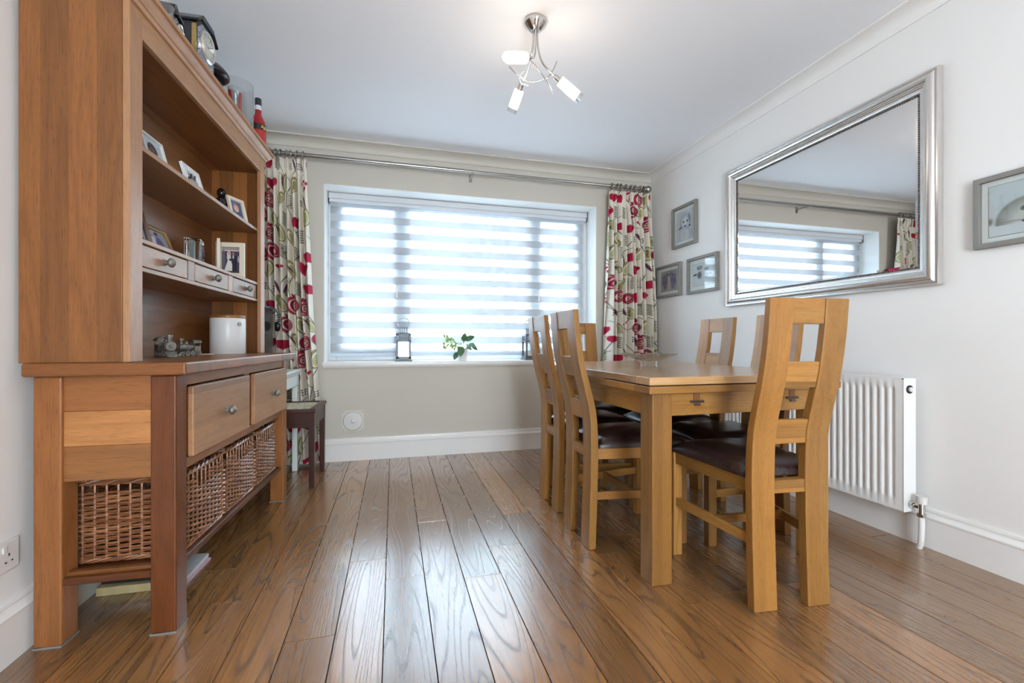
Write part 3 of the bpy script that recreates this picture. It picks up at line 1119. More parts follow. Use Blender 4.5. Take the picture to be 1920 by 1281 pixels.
def img_sleeper():
    I, X, Y = canvas(1.35, 1.0, (200, 208, 212), 130)
    blend(I, np.clip((0.35 - Y) * 8, 0, 1), (212, 218, 222))
    blend(I, ell(X, Y, 0.50, 0.24, 0.44, 0.47, 0.0, 0.10) * (Y > 0.20), (140, 140, 136))
    blend(I, ell(X, Y, 0.53, 0.25, 0.42, 0.44, 0.0, 0.55) * (Y > 0.20), (204, 204, 200))
    blend(I, ell(X, Y, 0.95, 0.30, 0.25, 0.22, 0.0, 0.2) * (Y > 0.2), (196, 196, 192))
    blend(I, ell(X, Y, 0.02, 0.30, 0.05, 0.10, 0, 0.8) * 0.8, (110, 108, 104))
    blend(I, ell(X, Y, 0.44, 0.46, 0.055, 0.05, 0.5), (120, 118, 112))
    blend(I, ell(X, Y, 0.45, 0.47, 0.024, 0.028), (40, 40, 38))
    blend(I, ell(X, Y, 0.56, 0.66, 0.05, 0.035, 0.2), (52, 50, 48))
    blend(I, ell(X, Y, 0.50, 0.21, 0.10, 0.025, -0.1), (64, 54, 50))
    blend(I, ell(X, Y, 0.40, 0.245, 0.40, 0.012, -0.03, 0.8) * 0.7, (110, 106, 102))
    return I


def img_person(bgc, skin, hair, cloth, seed=0):
    I, X, Y = canvas(0.72, 1.0, bgc, 60)
    blend(I, ell(X, Y, 0.36, 0.06, 0.34, 0.36), cloth)
    blend(I, ell(X, Y, 0.36, 0.68, 0.185, 0.22), hair)
    blend(I, ell(X, Y, 0.36, 0.58, 0.155, 0.20), skin)
    for x in (0.30, 0.42):
        blend(I, ell(X, Y, x, 0.62, 0.02, 0.015), (50, 40, 40))
    blend(I, ell(X, Y, 0.36, 0.49, 0.05, 0.014), (150, 80, 76))
    return I


def img_wedding():
    I, X, Y = canvas(0.80, 1.0, (70, 64, 78), 100)
    blend(I, (Y > 0.9) * 1.0, (150, 140, 136))
    blend(I, ((Y > 0.86) & (Y < 0.9)) * 1.0, (200, 196, 188))
    blend(I, (Y < 0.08) * 1.0, (60, 62, 56))
    blend(I, ell(X, Y, 0.08, 0.5, 0.06, 0.45), (92, 92, 104))
    t = np.clip((0.52 - Y) / 0.45, 0, 1)
    blend(I, ((np.abs(X - 0.33) < 0.06 + 0.17 * t) & (Y < 0.52) & (Y > 0.08)) * 1.0, (214, 206, 200))
    blend(I, ell(X, Y, 0.31, 0.62, 0.09, 0.15), (206, 190, 186))
    blend(I, ell(X, Y, 0.31, 0.76, 0.085, 0.10), (226, 200, 200))
    blend(I, ell(X, Y, 0.32, 0.765, 0.045, 0.06), (196, 120, 116))
    blend(I, ((np.abs(X - 0.57) < 0.105) & (Y < 0.68) & (Y > 0.08)) * 1.0, (40, 38, 54))
    blend(I, ell(X, Y, 0.51, 0.64, 0.03, 0.09), (196, 192, 196))
    blend(I, ell(X, Y, 0.51, 0.79, 0.045, 0.06), (190, 110, 106))
    blend(I, ell(X, Y, 0.51, 0.83, 0.048, 0.03), (120, 70, 70))
    blend(I, ell(X, Y, 0.40, 0.52, 0.09, 0.045), (48, 46, 52))
    blend(I, ell(X, Y, 0.74, 0.55, 0.035, 0.14), (176, 168, 160))
    return I


def img_couple():
    I, X, Y = canvas(0.9, 1.0, (150, 152, 172), 70)
    blend(I, ell(X, Y, 0.2, 0.2, 0.4, 0.35, 0.3, 0.9), (186, 190, 212))
    blend(I, ell(X, Y, 0.40, 0.36, 0.17, 0.40), (200, 202, 220))
    blend(I, ell(X, Y, 0.38, 0.78, 0.075, 0.10), (150, 128, 128))
    blend(I, ell(X, Y, 0.62, 0.40, 0.14, 0.36), (96, 92, 128))
    blend(I, ell(X, Y, 0.60, 0.82, 0.07, 0.095), (140, 116, 118))
    blend(I, ell(X, Y, 0.60, 0.88, 0.07, 0.05), (60, 52, 60))
    return I


def print_plane(img, w, h, y=0.0):
    """vertical print in the local xz plane facing -y, lower edge at z=0, centred in x"""
    ny, nx = img.shape[:2]
    X, Z = np.meshgrid(np.linspace(-w / 2, w / 2, nx), np.linspace(0, h, ny))
    return np.stack([X, np.full_like(X, y), Z], -1)


def standing_frame(name, label, loc, rz, w, h, border, mat, img, lean=12, depth=0.012, mount=None, category='photo frame', group=None):
    """photo frame leaning back on a strut; faces local -y"""
    root = empty(name, loc, rz, label, category, group)
    T = Matrix.Rotation(R(-lean), 4, 'X')
    M = T @ Matrix.Translation((0, 0, h / 2))
    f = MB().frame([(0, 0), (0, depth), (border * 0.9, depth), (border, depth * 0.7), (border, 0)], w, h, M).build('frame', mat, root, bevel=0.001)
    b = MB().box(-w / 2 + 0.002, w / 2 - 0.002, 0.0005, 0.004, 0.002, h - 0.002).xform(T).build('backing', MAT['slate'], root)
    s = MB()
    top = T @ Vector((0, 0.004, h * 0.62))
    ln = top.y + h * 0.28
    s.hexa([(-0.015, ln - 0.003, 0.0), (0.015, ln - 0.003, 0.0), (0.015, ln, 0.0), (-0.015, ln, 0.0)],
           [(-0.015, top.y - 0.001, top.z), (0.015, top.y - 0.001, top.z), (0.015, top.y + 0.002, top.z), (-0.015, top.y + 0.002, top.z)])
    s.build('strut', MAT['slate'], root)
    pw, ph = w - 2 * border, h - 2 * border
    zz = border
    if mount:
        MB().box(-pw / 2, pw / 2, -0.0012, 0.0, border, h - border).xform(T).build('mount', MAT['mount'], root)
        pw -= 2 * mount; ph -= 2 * mount; zz += mount
    P = print_plane(img, pw, ph, -0.0018)
    P[..., 2] += zz
    Pm = P.reshape(-1, 3) @ np.array(T.to_3x3()).T
    o = col_grid('photograph', Pm.reshape(P.shape), img, MAT['photo'], root)
    return root


# ------------------------------------------------------------------ things on the dresser shelves
ZU, ZM, ZW = 1.571, 1.262, 0.858
FACE = PHI + R(90)      # local -y looks into the room (+x of the dresser)
standing_frame('photo_frame', 'pale photo frame with a portrait, on the upper dresser shelf at its near end', dw(0.14, 0.405, ZU), FACE, 0.150, 0.150, 0.008, MAT['ceramic'],
               img_person((178, 188, 196), (96, 74, 72), (60, 52, 60), (80, 66, 84)), 14)
standing_frame('photo_frame', 'small white framed photo on the upper dresser shelf, right of the dark model boat', dw(0.19, 0.575, ZU), FACE, 0.150, 0.100, 0.024, MAT['ceramic'],
               img_couple(), 16)
standing_frame('photo_frame', 'cream framed photo of a boy at the far end of the upper dresser shelf', dw(0.185, 1.085, ZU), FACE - R(22), 0.115, 0.135, 0.018, MAT['cream'],
               img_person((70, 84, 120), (206, 164, 140), (150, 110, 84), (58, 70, 104)), 14)
# low dark model boat between the first two photos
bt = empty('model_boat', dw(0.216, 0.492, ZU), PHI + R(90), 'small dark metal model on the upper shelf between two pale photo frames', 'ornament')
MB().prism([(-0.030, 0.0), (0.030, 0.0), (0.037, 0.018), (-0.034, 0.016)], 'y', -0.008, 0.008).build('hull', MAT['pewter'], bt, bevel=0.003)
dk = MB().box(-0.02, 0.015, -0.006, 0.006, 0.016, 0.027).cyl((0.022, 0, 0.016), (0.022, 0, 0.042), 0.003).cyl((-0.010, 0, 0.027), (-0.010, 0, 0.040), 0.004)
dk.build('deckhouse', MAT['plastic_black'], bt)
# dark carved figure
fg = empty('carved_figure', dw(0.085, 1.12, ZU), PHI, 'dark carved wooden figure behind the framed photo of a boy', 'figurine')
MB().lathe([(0.0, 0), (0.030, 0), (0.034, 0.02), (0.032, 0.06), (0.027, 0.09), (0.030, 0.115), (0.018, 0.135), (0.012, 0.142), (0.0, 0.143)], 20).build('body', MAT['black'], fg, smooth=60)
MB().sphere((0.002, -0.002, 0.162), 0.022, 16, 10, (1, 1, 1.2)).build('head', MAT['black'], fg, smooth=170)
am = MB()
for sy in (-1, 1):
    am.tube([(0.004, sy * 0.026, 0.118), (0.016, sy * 0.034, 0.085), (0.030, sy * 0.014, 0.062)], [0.009, 0.008, 0.006], 8)
am.build('arms', MAT['black'], fg, smooth=70)

# middle shelf
standing_frame('photo_frame', 'large wooden framed photo of a couple on the middle dresser shelf', dw(0.115, 0.475, ZM), FACE, 0.225, 0.135, 0.013, MAT['brass'],
               img_couple(), 22)
standing_frame('photo_frame', 'dark backed wooden frame half hidden behind the near stile on the middle shelf', dw(0.17, 0.285, ZM), FACE + R(25), 0.12, 0.150, 0.014, wood('umber', 'z'),
               img_person((40, 36, 34), (120, 90, 76), (40, 30, 26), (30, 28, 30)), 14)
# glass block vase
gv = empty('glass_vase', dw(0.150, 0.665, ZM), PHI + R(12), 'tall clear glass block vase on the middle dresser shelf beside the cream folding frame', 'vase')
MB().box(-0.030, 0.030, -0.045, 0.045, 0.0, 0.118).build('glass_block', MAT['glass'], gv, bevel=0.004, seg=3)
MB().box(-0.012, 0.004, -0.030, 0.022, 0.006, 0.110).build('engraved_core', plain('etched_core', (0.30, 0.36, 0.36, 1), 0.3, metal=0.5, noise=0.3, nscale=30), gv)
# folding wedding frame: one leaf faces the camera, the other is turned into the room
wf = empty('folding_frame', dw(0.095, 1.035, ZM), PHI, 'cream folding photo frame with a wedding picture on the middle shelf', 'photo frame')
fw, fh = 0.136, 0.185
M2 = Matrix.Translation((fw / 2 + 0.001, 0, fh / 2))
MB().frame([(0, 0), (0, 0.014), (0.024, 0.014), (0.026, 0.008), (0.026, 0)], fw, fh, M2).build('right_leaf', MAT['cream'], wf, bevel=0.0015)
MB().box(0.002, fw, 0.0, 0.004, 0.001, fh - 0.001).build('backing', MAT['slate'], wf)
iw = img_wedding()
P = print_plane(iw, fw - 0.052, fh - 0.052, -0.002)
P[..., 0] += fw / 2 + 0.001
P[..., 2] += 0.026
col_grid('photograph', P, iw, MAT['photo'], wf)
R90 = Matrix.Rotation(R(-68), 4, 'Z')
MB().frame([(0, 0), (0, -0.014), (0.024, -0.014), (0.026, -0.008), (0.026, 0)], 0.118, fh, R90 @ Matrix.Translation((0.118 / 2 + 0.002, 0.0, fh / 2))).build('left_leaf', MAT['cream'], wf, bevel=0.0015)
MB().box(0.01, 0.11, -0.002, 0.002, 0.01, fh - 0.01).xform(R90).build('backing', plain('old_photo', (0.32, 0.31, 0.27, 1), 0.3, noise=0.3, nscale=40), wf)
hg = MB()
for z_ in (0.04, 0.145):
    hg.cyl((0, 0, z_ - 0.012), (0, 0, z_ + 0.012), 0.004, n=10)
hg.build('hinge', MAT['brass'], wf)

# worktop: canister and two pewter engines
cn = empty('ceramic_canister', dw(0.135, 1.075, ZW), PHI, 'white ceramic canister with a wooden lid on the dresser worktop', 'canister')
MB().lathe([(0, 0), (0.080, 0), (0.083, 0.004), (0.083, 0.186), (0.081, 0.190), (0.0, 0.190)], 48).build('jar', MAT['ceramic'], cn, smooth=40)
MB().lathe([(0, 0.1905), (0.081, 0.1905), (0.0825, 0.193), (0.0825, 0.203), (0.080, 0.206), (0.0, 0.206)], 48).build('lid', wood('oak', 'x'), cn, smooth=40)
MB().cyl((0.070, -0.048, 0.158), (0.076, -0.052, 0.158), 0.010, 0.010, 14).build('maker_mark', plain('mark_grey', (0.35, 0.33, 0.3, 1), 0.5, noise=0.1), cn)
MB().box(-0.05, 0.05, -0.018, 0.018, 0.0, 0.003).build('paper_slip', MAT['mount'], None, loc=dw(0.06, 0.955, ZW), rz=PHI + 0.3)
tag(bpy.data.objects['paper_slip'], 'small white slip of paper lying on the worktop beside the canister', 'paper')


def make_engine(name, label, loc, rz, s, mat, cabfront=False):
    """toy steam engine, running along local +x"""
    e = empty(name, loc, rz, label, 'ornament', 'pewter engine ornaments')
    S = lambda *a: tuple(q * s for q in a)
    MB().box(*S(-0.055, 0.050, -0.018, 0.018, 0.014, 0.022)).build('chassis', mat, e, bevel=0.001)
    bo = MB().cyl(S(-0.015, 0, 0.043), S(0.050, 0, 0.043), 0.0185 * s, n=24)
    for x in (0.0, 0.02, 0.04):
        bo.cyl(S(x, 0, 0.043), S(x + 0.003, 0, 0.043), 0.0195 * s, n=24)
    bo.cyl(S(0.050, 0, 0.043), S(0.054, 0, 0.043), 0.020 * s, 0.017 * s, 24)
    bo.cyl(S(0.053, 0, 0.043), S(0.057, 0, 0.043), 0.008 * s, 0.004 * s, 16)
    bo.build('boiler', mat, e, smooth=40)
    MB().lathe([(0.0, 0.058 * s), (0.007 * s, 0.058 * s), (0.007 * s, 0.072 * s), (0.013 * s, 0.083 * s), (0.012 * s, 0.088 * s), (0, 0.088 * s)], 18, S(0.038, 0, 0)).build('chimney', mat, e, smooth=40)
    MB().lathe([(0.0, 0.058 * s), (0.008 * s, 0.058 * s), (0.008 * s, 0.068 * s), (0.004 * s, 0.074 * s), (0, 0.075 * s)], 16, S(0.010, 0, 0)).build('steam_dome', mat, e, smooth=50)
    cbm = MB()
    cbm.box(*S(-0.050, -0.014, -0.020, -0.017, 0.022, 0.050)).box(*S(-0.050, -0.014, 0.017, 0.020, 0.022, 0.050))
    cbm.box(*S(-0.017, -0.014, -0.020, 0.020, 0.022, 0.074))
    for y in (-0.0185, 0.0185):
        cbm.cyl(S(-0.048, y, 0.05), S(-0.048, y, 0.076), 0.0018 * s, n=6)
    cbm.build('cab', mat, e)
    roof = [(0.024 * math.sin(R(a)) * s, (0.064 + 0.018 * math.cos(R(a))) * s) for a in range(80, -81, -20)]
    roof += [(p[0] * 0.93, p[1] - 0.003 * s) for p in roof[::-1]]
    MB().prism([(p[0], p[1]) for p in roof], 'x', -0.054 * s, -0.010 * s).build('cab_roof', mat, e, smooth=30)
    for x, r in ((-0.040, 0.014), (-0.010, 0.014), (0.018, 0.014), (0.042, 0.009)):
        for y in (-0.019, 0.019):
            w = MB().lathe([(0.0, -0.003 * s), (r * s, -0.003 * s), (r * s, 0.003 * s), (r * 0.8 * s, 0.003 * s), (r * 0.75 * s, 0.001 * s), (r * .25 * s, 0.001 * s), (r * 0.22 * s, 0.004 * s), (0, 0.004 * s)], 18,
                           S(x, y, r), M=Matrix.Rotation(R(90 if y < 0 else -90), 4, 'X'))
            w.build('wheel', mat, e, smooth=40)
    cc = MB()
    for k in range(7):
        y = (-0.018 + 0.006 * k)
        cc.hexa([S(0.052, y - 0.0018, 0.002), S(0.068, y * 0.55 - 0.0018, 0.002), S(0.068, y * 0.55 + 0.0018, 0.002), S(0.052, y + 0.0018, 0.002)],
                [S(0.050, y - 0.0018, 0.022), S(0.054, y - 0.0018, 0.022), S(0.054, y + 0.0018, 0.022), S(0.050, y + 0.0018, 0.022)])
    cc.build('cowcatcher', mat, e)
    return e


make_engine('toy_engine', 'larger pewter steam engine ornament at the near end of the dresser worktop', dw(0.105, 0.522, ZW), PHI + R(-46), 1.05, MAT['pewter'])
make_engine('toy_engine', 'smaller pewter steam engine ornament behind the larger one on the worktop', dw(0.105, 0.715, ZW), PHI + R(-118), 0.90, MAT['pewter'])

# ------------------------------------------------------------------ things on top of the dresser
ZT = 2.032


def marble_mat():
    m, nt, b = new_mat('grey_marble')
    G = NT(nt)
    tc = nt.nodes.new('ShaderNodeTexCoord')
    n = G.noise(tc.outputs['Object'], 70.0, 5.0, 0.7, 2.5)
    nt.links.new(G.mix(G.maprange(n, 0.42, 0.60), (0.05, 0.06, 0.09, 1), (0.55, 0.60, 0.70, 1)), b.inputs['Base Color'])
    b.inputs['Roughness'].default_value = 0.25
    return m


MARB = marble_mat()


def mantel_clock(label, loc, rz, w, d_, h, dial_r, dial_z, arch):
    """black slate clock, face to local +x, width along y"""
    e = empty('mantel_clock', loc, rz, label, 'clock', 'black mantel clocks')
    c_ = 0.22 * w
    out = [(-w / 2, 0.05 * h), (w / 2, 0.05 * h), (w / 2, h * 0.80), (w / 2 - c_, h * 0.93), (-w / 2 + c_, h * 0.93), (-w / 2, h * 0.80)]
    MB().prism(out, 'x', -d_, 0.0).build('case', MAT['slate'], e, bevel=0.003)
    MB().box(-d_ - 0.008, 0.012, -w / 2 - 0.012, w / 2 + 0.012, 0.0, 0.05 * h).build('plinth', MAT['slate'], e, bevel=0.003)
    roof = [(-w / 2 - 0.012, h * 0.79), (-w / 2 + c_ - 0.006, h * 0.925), (w / 2 - c_ + 0.006, h * 0.925), (w / 2 + 0.012, h * 0.79), (w / 2 + 0.012, h * 0.83), (w / 2 - c_, h), (-w / 2 + c_, h), (-w / 2 - 0.012, h * 0.83)]
    MB().prism(roof, 'x', -d_ - 0.008, 0.014).build('pediment', MAT['black'], e, bevel=0.003)
    MB().prism([(y * 0.84, z * 0.86 + 0.07 * h) for y, z in out], 'x', 0.0, 0.003).build('marble_inlay', MARB, e)
    MB().box(-0.016, 0.001, -w / 2 - 0.001, -w / 2 + 0.002, 0.06 * h, 0.78 * h).build('brass_strip', MAT['brass'], e)
    bz = MB().lathe([(dial_r * 0.86, 0.0), (dial_r * 1.08, 0.0), (dial_r * 1.08, 0.008), (dial_r * 0.97, 0.014), (dial_r * 0.86, 0.011)], 40, (0.003, 0, dial_z), closed=True, M=KX).build('bezel', MAT['silver'], e, smooth=40)
    dl = MB().lathe([(0.0, 0.005), (dial_r * 0.88, 0.005), (dial_r * 0.88, 0.001), (0, 0.001)], 40, (0.003, 0, dial_z), M=KX).build('dial', plain('dial_cream', (0.55, 0.56, 0.50, 1), 0.35, noise=0.05), e, smooth=30)
    mk = MB()
    for k in range(12):
        a = k * PI / 6
        cy, cz = math.sin(a) * dial_r * 0.72, math.cos(a) * dial_r * 0.72
        ty, tz = math.sin(a), math.cos(a)
        q = [(ty * dial_r * 0.09 * u + tz * dial_r * 0.025 * v, tz * dial_r * 0.09 * u - ty * dial_r * 0.025 * v) for u, v in ((-1, -1), (1, -1), (1, 1), (-1, 1))]
        mk.add([(0.0092, cy + p[0], dial_z + cz + p[1]) for p in q], [(0, 1, 2, 3)])
    mk.build('hour_marks', MAT['plastic_black'], dl)
    hb = MB()
    for a, l, wd in ((R(-55), 0.45, 0.035), (R(60), 0.66, 0.025)):
        ty, tz = math.sin(a), math.cos(a)
        q = [(ty * dial_r * l * u + tz * dial_r * wd * v, tz * dial_r * l * u - ty * dial_r * wd * v) for u, v in ((-0.1, -1), (1, -0.3), (1, 0.3), (-0.1, 1))]
        hb.add([(0.0098, p[0], dial_z + p[1]) for p in q], [(0, 1, 2, 3)])
    hb.build('hands', MAT['plastic_black'], dl)
    if arch:
        MB().cyl((-d_, 0, h + arch * 0.6), (0.0, 0, h + arch * 0.6), arch, n=28).box(-d_, 0.0, -arch * 1.1, arch * 1.1, h - 0.002, h + arch * 0.3).build('barrel_crest', MAT['black'], e, smooth=40)
    return e


mantel_clock('large black slate mantel clock with marble inlay and round dial on top of the dresser', dw(0.235, 0.565, ZT), PHI, 0.168, 0.155, 0.262, 0.060, 0.155, 0)
mantel_clock('smaller black mantel clock on top of the dresser, nearer the camera', dw(0.225, 0.352, ZT), PHI + R(10), 0.085, 0.14, 0.135, 0.028, 0.075, 0.026)
ld = empty('glass_dish', dw(0.215, 0.247, ZT), PHI, 'clear ridged glass dish on the dresser top at the very edge of the photo', 'dish')
MB().lathe([(0.0, 0.0), (0.022, 0.0), (0.026, 0.008), (0.040, 0.055), (0.043, 0.085), (0.047, 0.100), (0.044, 0.101), (0.039, 0.085), (0.036, 0.055), (0.021, 0.012), (0.0, 0.010)], 32).build('bowl', MAT['thin_glass'], ld, smooth=50)
bw = empty('black_bowl', dw(0.13, 0.835, ZT), PHI, 'glossy black domed lid pot behind the big clock on top of the dresser', 'pot')
MB().lathe([(0, 0), (0.05, 0), (0.062, 0.02), (0.070, 0.10), (0.066, 0.155), (0.05, 0.17), (0, 0.17)], 36).build('pot', MAT['black'], bw, smooth=50)
MB().lathe([(0, 0.171), (0.076, 0.171), (0.094, 0.182), (0.096, 0.192), (0.090, 0.205), (0.070, 0.228), (0.036, 0.243), (0, 0.247)], 40).build('lid', MAT['black'], bw, smooth=60)


def open_glass(r, h, wall=0.003):
    return [(0, 0), (r, 0), (r, h), (r - wall * 0.4, h + 0.0015), (r - wall, h), (r - wall, 0.008), (0, 0.008)]


va = empty('glass_tumbler', dw(0.225, 0.925, ZT), PHI, 'slim clear glass holding red candles on top of the dresser', 'vase')
MB().lathe(open_glass(0.038, 0.175), 36).build('glass_body', MAT['thin_glass'], va, smooth=40)
for k, (x, y, tx, ty) in enumerate(((-0.012, 0.004, -0.012, -0.014), (0.012, 0.006, 0.005, 0.010))):
    tag(MB().cyl((x, y, 0.010), (x + tx, y + ty, 0.165), 0.008, n=14).build('red_candle', MAT['red'], None, loc=dw(0.225, 0.925, ZT), rz=PHI, smooth=50),
        ('upright' if k == 0 else 'leaning') + ' red candle standing in the slim glass on the dresser top', 'candle')
vb = empty('tall_vase', dw(0.185, 1.06, ZT), PHI, 'tall wide clear glass cylinder vase on top of the dresser', 'vase')
MB().lathe(open_glass(0.078, 0.275), 48).build('glass_body', MAT['thin_glass'], vb, smooth=40)
for k, (x, y, h) in enumerate(((-0.02, 0.012, 0.225), (-0.03, -0.030, 0.185))):
    tag(MB().cyl((x, y, 0.009), (x, y, h), 0.018, n=20).sphere((x, y, h), 0.018, 16, 8).build('grey_pillar', plain('grey_wax', (0.22, 0.23, 0.24, 1), 0.6, noise=0.2), None, loc=dw(0.185, 1.06, ZT), rz=PHI, smooth=60),
        ('taller' if k == 0 else 'shorter') + ' grey pillar candle inside the tall glass vase', 'candle')
wn = empty('wine_bottle', dw(0.150, 1.187, ZT), PHI, 'dark bottle with a white label beside the red bottle on the dresser top', 'bottle')
MB().lathe([(0, 0), (0.036, 0), (0.038, 0.004), (0.038, 0.115), (0.032, 0.145), (0.016, 0.185), (0.0135, 0.20), (0.0135, 0.25), (0.015, 0.252), (0.015, 0.262), (0, 0.263)], 32).build('bottle_body', plain('dark_glass', (0.02, 0.025, 0.02, 1), 0.15, noise=0.1), wn, smooth=40)
MB().lathe([(0.0385, 0.03), (0.0385, 0.108)], 32).build('paper_label', MAT['mount'], wn, smooth=40)
rb = empty('red_bottle', dw(0.232, 1.238, ZT), PHI, 'red liqueur bottle with black cap at the far end of the dresser top', 'bottle')
MB().lathe([(0, 0), (0.036, 0), (0.039, 0.004), (0.039, 0.145), (0.035, 0.165), (0.020, 0.195), (0.0165, 0.21), (0.0165, 0.228), (0, 0.228)], 32).build('liquid', plain('red_liqueur', (0.33, 0.014, 0.018, 1), 0.12, noise=0.05), rb, smooth=40)
MB().lathe([(0.0165, 0.2285), (0.0155, 0.255), (0.0, 0.255)], 28).build('clear_neck', plain('neck_glass', (0.7, 0.72, 0.74, 1), 0.1, noise=0.02), rb, smooth=40)
MB().lathe([(0, 0.2555), (0.017, 0.2555), (0.0175, 0.262), (0.0175, 0.292), (0.016, 0.296), (0, 0.296)], 28).build('cap', MAT['plastic_black'], rb, smooth=40)
MB().lathe([(0.0396, 0.108), (0.0396, 0.140)], 40).build('neck_label', MAT['plastic_black'], rb, smooth=40)
MB().lathe([(0.0394, 0.02), (0.0394, 0.105)], 40).build('body_label', plain('label_orange', (0.40, 0.022, 0.02, 1), 0.4, noise=0.1), rb, smooth=40)


def text_mesh(name, body, size, mat, parent, loc, rot, depth=0.0008):
    cu = bpy.data.curves.new(name, 'FONT')
    cu.body = body
    cu.size = size
    cu.extrude = depth
    cu.align_x = 'CENTER'
    cu.align_y = 'CENTER'
    t_ = bpy.data.objects.new(name + '_tmp', cu)
    COL.objects.link(t_)
    dg = bpy.context.evaluated_depsgraph_get()
    me = bpy.data.meshes.new_from_object(t_.evaluated_get(dg))
    bpy.data.objects.remove(t_)
    me.materials.clear()
    me.materials.append(mat)
    o = bpy.data.objects.new(name, me)
    COL.objects.link(o)
    o.parent = parent
    o.location = loc
    o.rotation_euler = rot
    return o


text_mesh('lettering', 'Ap', 0.026, plain('label_yellow', (0.85, 0.60, 0.08, 1), 0.4, noise=0.02), rb, (0.034, -0.0215, 0.124), (R(90), 0, R(58)))

# magazines and boxes on the floor under the dresser
PINK = plain('pink_edge', (0.62, 0.42, 0.50, 1), 0.5, noise=0.05)
o = MB().box(-0.038, 0.038, -0.105, 0.105, 0.0, 0.007).build('magazine', PINK, None, loc=dw(0.230, 0.43, 0.0), rz=PHI)
tag(o, 'pink edged magazine lying on the floor under the front of the dresser', 'magazine')
o = MB().box(-0.032, 0.032, -0.095, 0.10, 0.0, 0.014).build('magazine', plain('pale_magazine', (0.60, 0.62, 0.64, 1), 0.35, noise=0.2, nscale=30), None, loc=dw(0.226, 0.445, 0.0075), rz=PHI + 0.03)
tag(o, 'pale glossy magazine on top of the pink edged one under the dresser', 'magazine')
o = MB().box(-0.10, 0.10, -0.16, 0.16, 0.0, 0.030).build('board_game_box', plain('ochre_card', (0.42, 0.34, 0.17, 1), 0.6, noise=0.35, nscale=25), None, loc=dw(0.085, 0.468, 0.0), rz=PHI + 0.02, bevel=0.002)
tag(o, 'flat ochre box lying on the floor under the near end of the dresser', 'box')
o = MB().box(-0.09, 0.09, -0.14, 0.15, 0.0, 0.02).build('black_folder', MAT['plastic_black'], None, loc=dw(0.085, 0.468, 0.031), rz=PHI - 0.03, bevel=0.002)
tag(o, 'black folder stacked on the flat ochre box under the dresser', 'folder')
o = MB().hexa([(-0.09, -0.14, 0.0), (0.085, -0.13, 0.0), (0.085, 0.14, 0.0), (-0.09, 0.14, 0.0)], [(-0.09, -0.14, 0.008), (0.085, -0.13, 0.024), (0.085, 0.14, 0.024), (-0.09, 0.14, 0.008)]).build('paper_wad', MAT['mount'], None, loc=dw(0.085, 0.468, 0.0515), rz=PHI + 0.04)
tag(o, 'pale wad of papers on the black folder under the dresser', 'papers')

# ================================================================== FAR LEFT CORNER
dsk = empty('white_desk', (-0.865, 3.21, 0), 0, 'small white painted desk in the corner beyond the dresser', 'desk')
MB().box(-0.20, 0.222, -0.265, 0.268, 0.709, 0.729).build('desk_top', MAT['desk'], dsk, bevel=0.005, seg=3)
ap = MB()
ap.prism([(-0.205, 0.610), (0.200, 0.610), (0.207, 0.618), (0.207, 0.685), (0.212, 0.695), (0.216, 0.709), (-0.205, 0.709)], 'y', -0.255, 0.258)
ap.build('apron', MAT['desk'], dsk)
for x in (-0.185, 0.165):
    for y in (-0.255, 0.240):
        MB().box(x, x + 0.035, y, y + 0.028, 0.0, 0.61).build('leg', MAT['desk'], dsk, bevel=0.003)
mon = empty('computer_monitor', (-0.785, 3.085, 0.729), 0, 'dark grey monitor on the white desk, mostly hidden by the dresser', 'monitor')
MB().box(-0.018, 0.012, -0.140, 0.160, 0.06, 0.421).build('screen_case', plain('monitor_grey', (0.035, 0.037, 0.042, 1), 0.4, noise=0.1), mon, bevel=0.006)
MB().box(0.012, 0.014, -0.130, 0.150, 0.075, 0.41).build('screen', MAT['black'], mon)
MB().box(-0.03, -0.018, -0.03, 0.03, 0.0, 0.2).box(-0.09, 0.05, -0.09, 0.09, 0.0, 0.010).build('stand', MAT['plastic_black'], mon, bevel=0.003)
hp = empty('headphones', (-0.788, 3.195, 1.150), 0, 'black headphones hung over the corner of the monitor, in front of the curtain', 'headphones')
arc = []
for k in range(15):
    a = R(-12 + 204 * k / 14)
    arc.append((0.062 * math.cos(a), 0.012 * math.cos(a), -0.083 + 0.0885 * math.sin(a)))
MB().tube(arc, 0.005, 8).build('headband', MAT['plastic_black'], hp, smooth=70)
for k, s in ((0, 1), (14, -1)):
    p = arc[k]
    MB().lathe([(0, -0.014), (0.026, -0.014), (0.034, -0.006), (0.034, 0.006), (0.028, 0.014), (0, 0.014)], 22, (p[0] - s * 0.010, p[1], p[2] - 0.024), M=Matrix.Rotation(R(20), 4, 'Z') @ Matrix.Rotation(R(90), 4, 'Y')).build('ear_cup', MAT['black'], hp, smooth=50)
MB().tube([(arc[0][0] - 0.008, arc[0][1], arc[0][2] - 0.055), (0.040, 0.01, -0.22), (0.050, 0.03, -0.29), (0.062, 0.04, -0.36), (0.062, 0.06, -0.418)], 0.002, 6).build('cable', MAT['plastic_black'], hp, smooth=70)

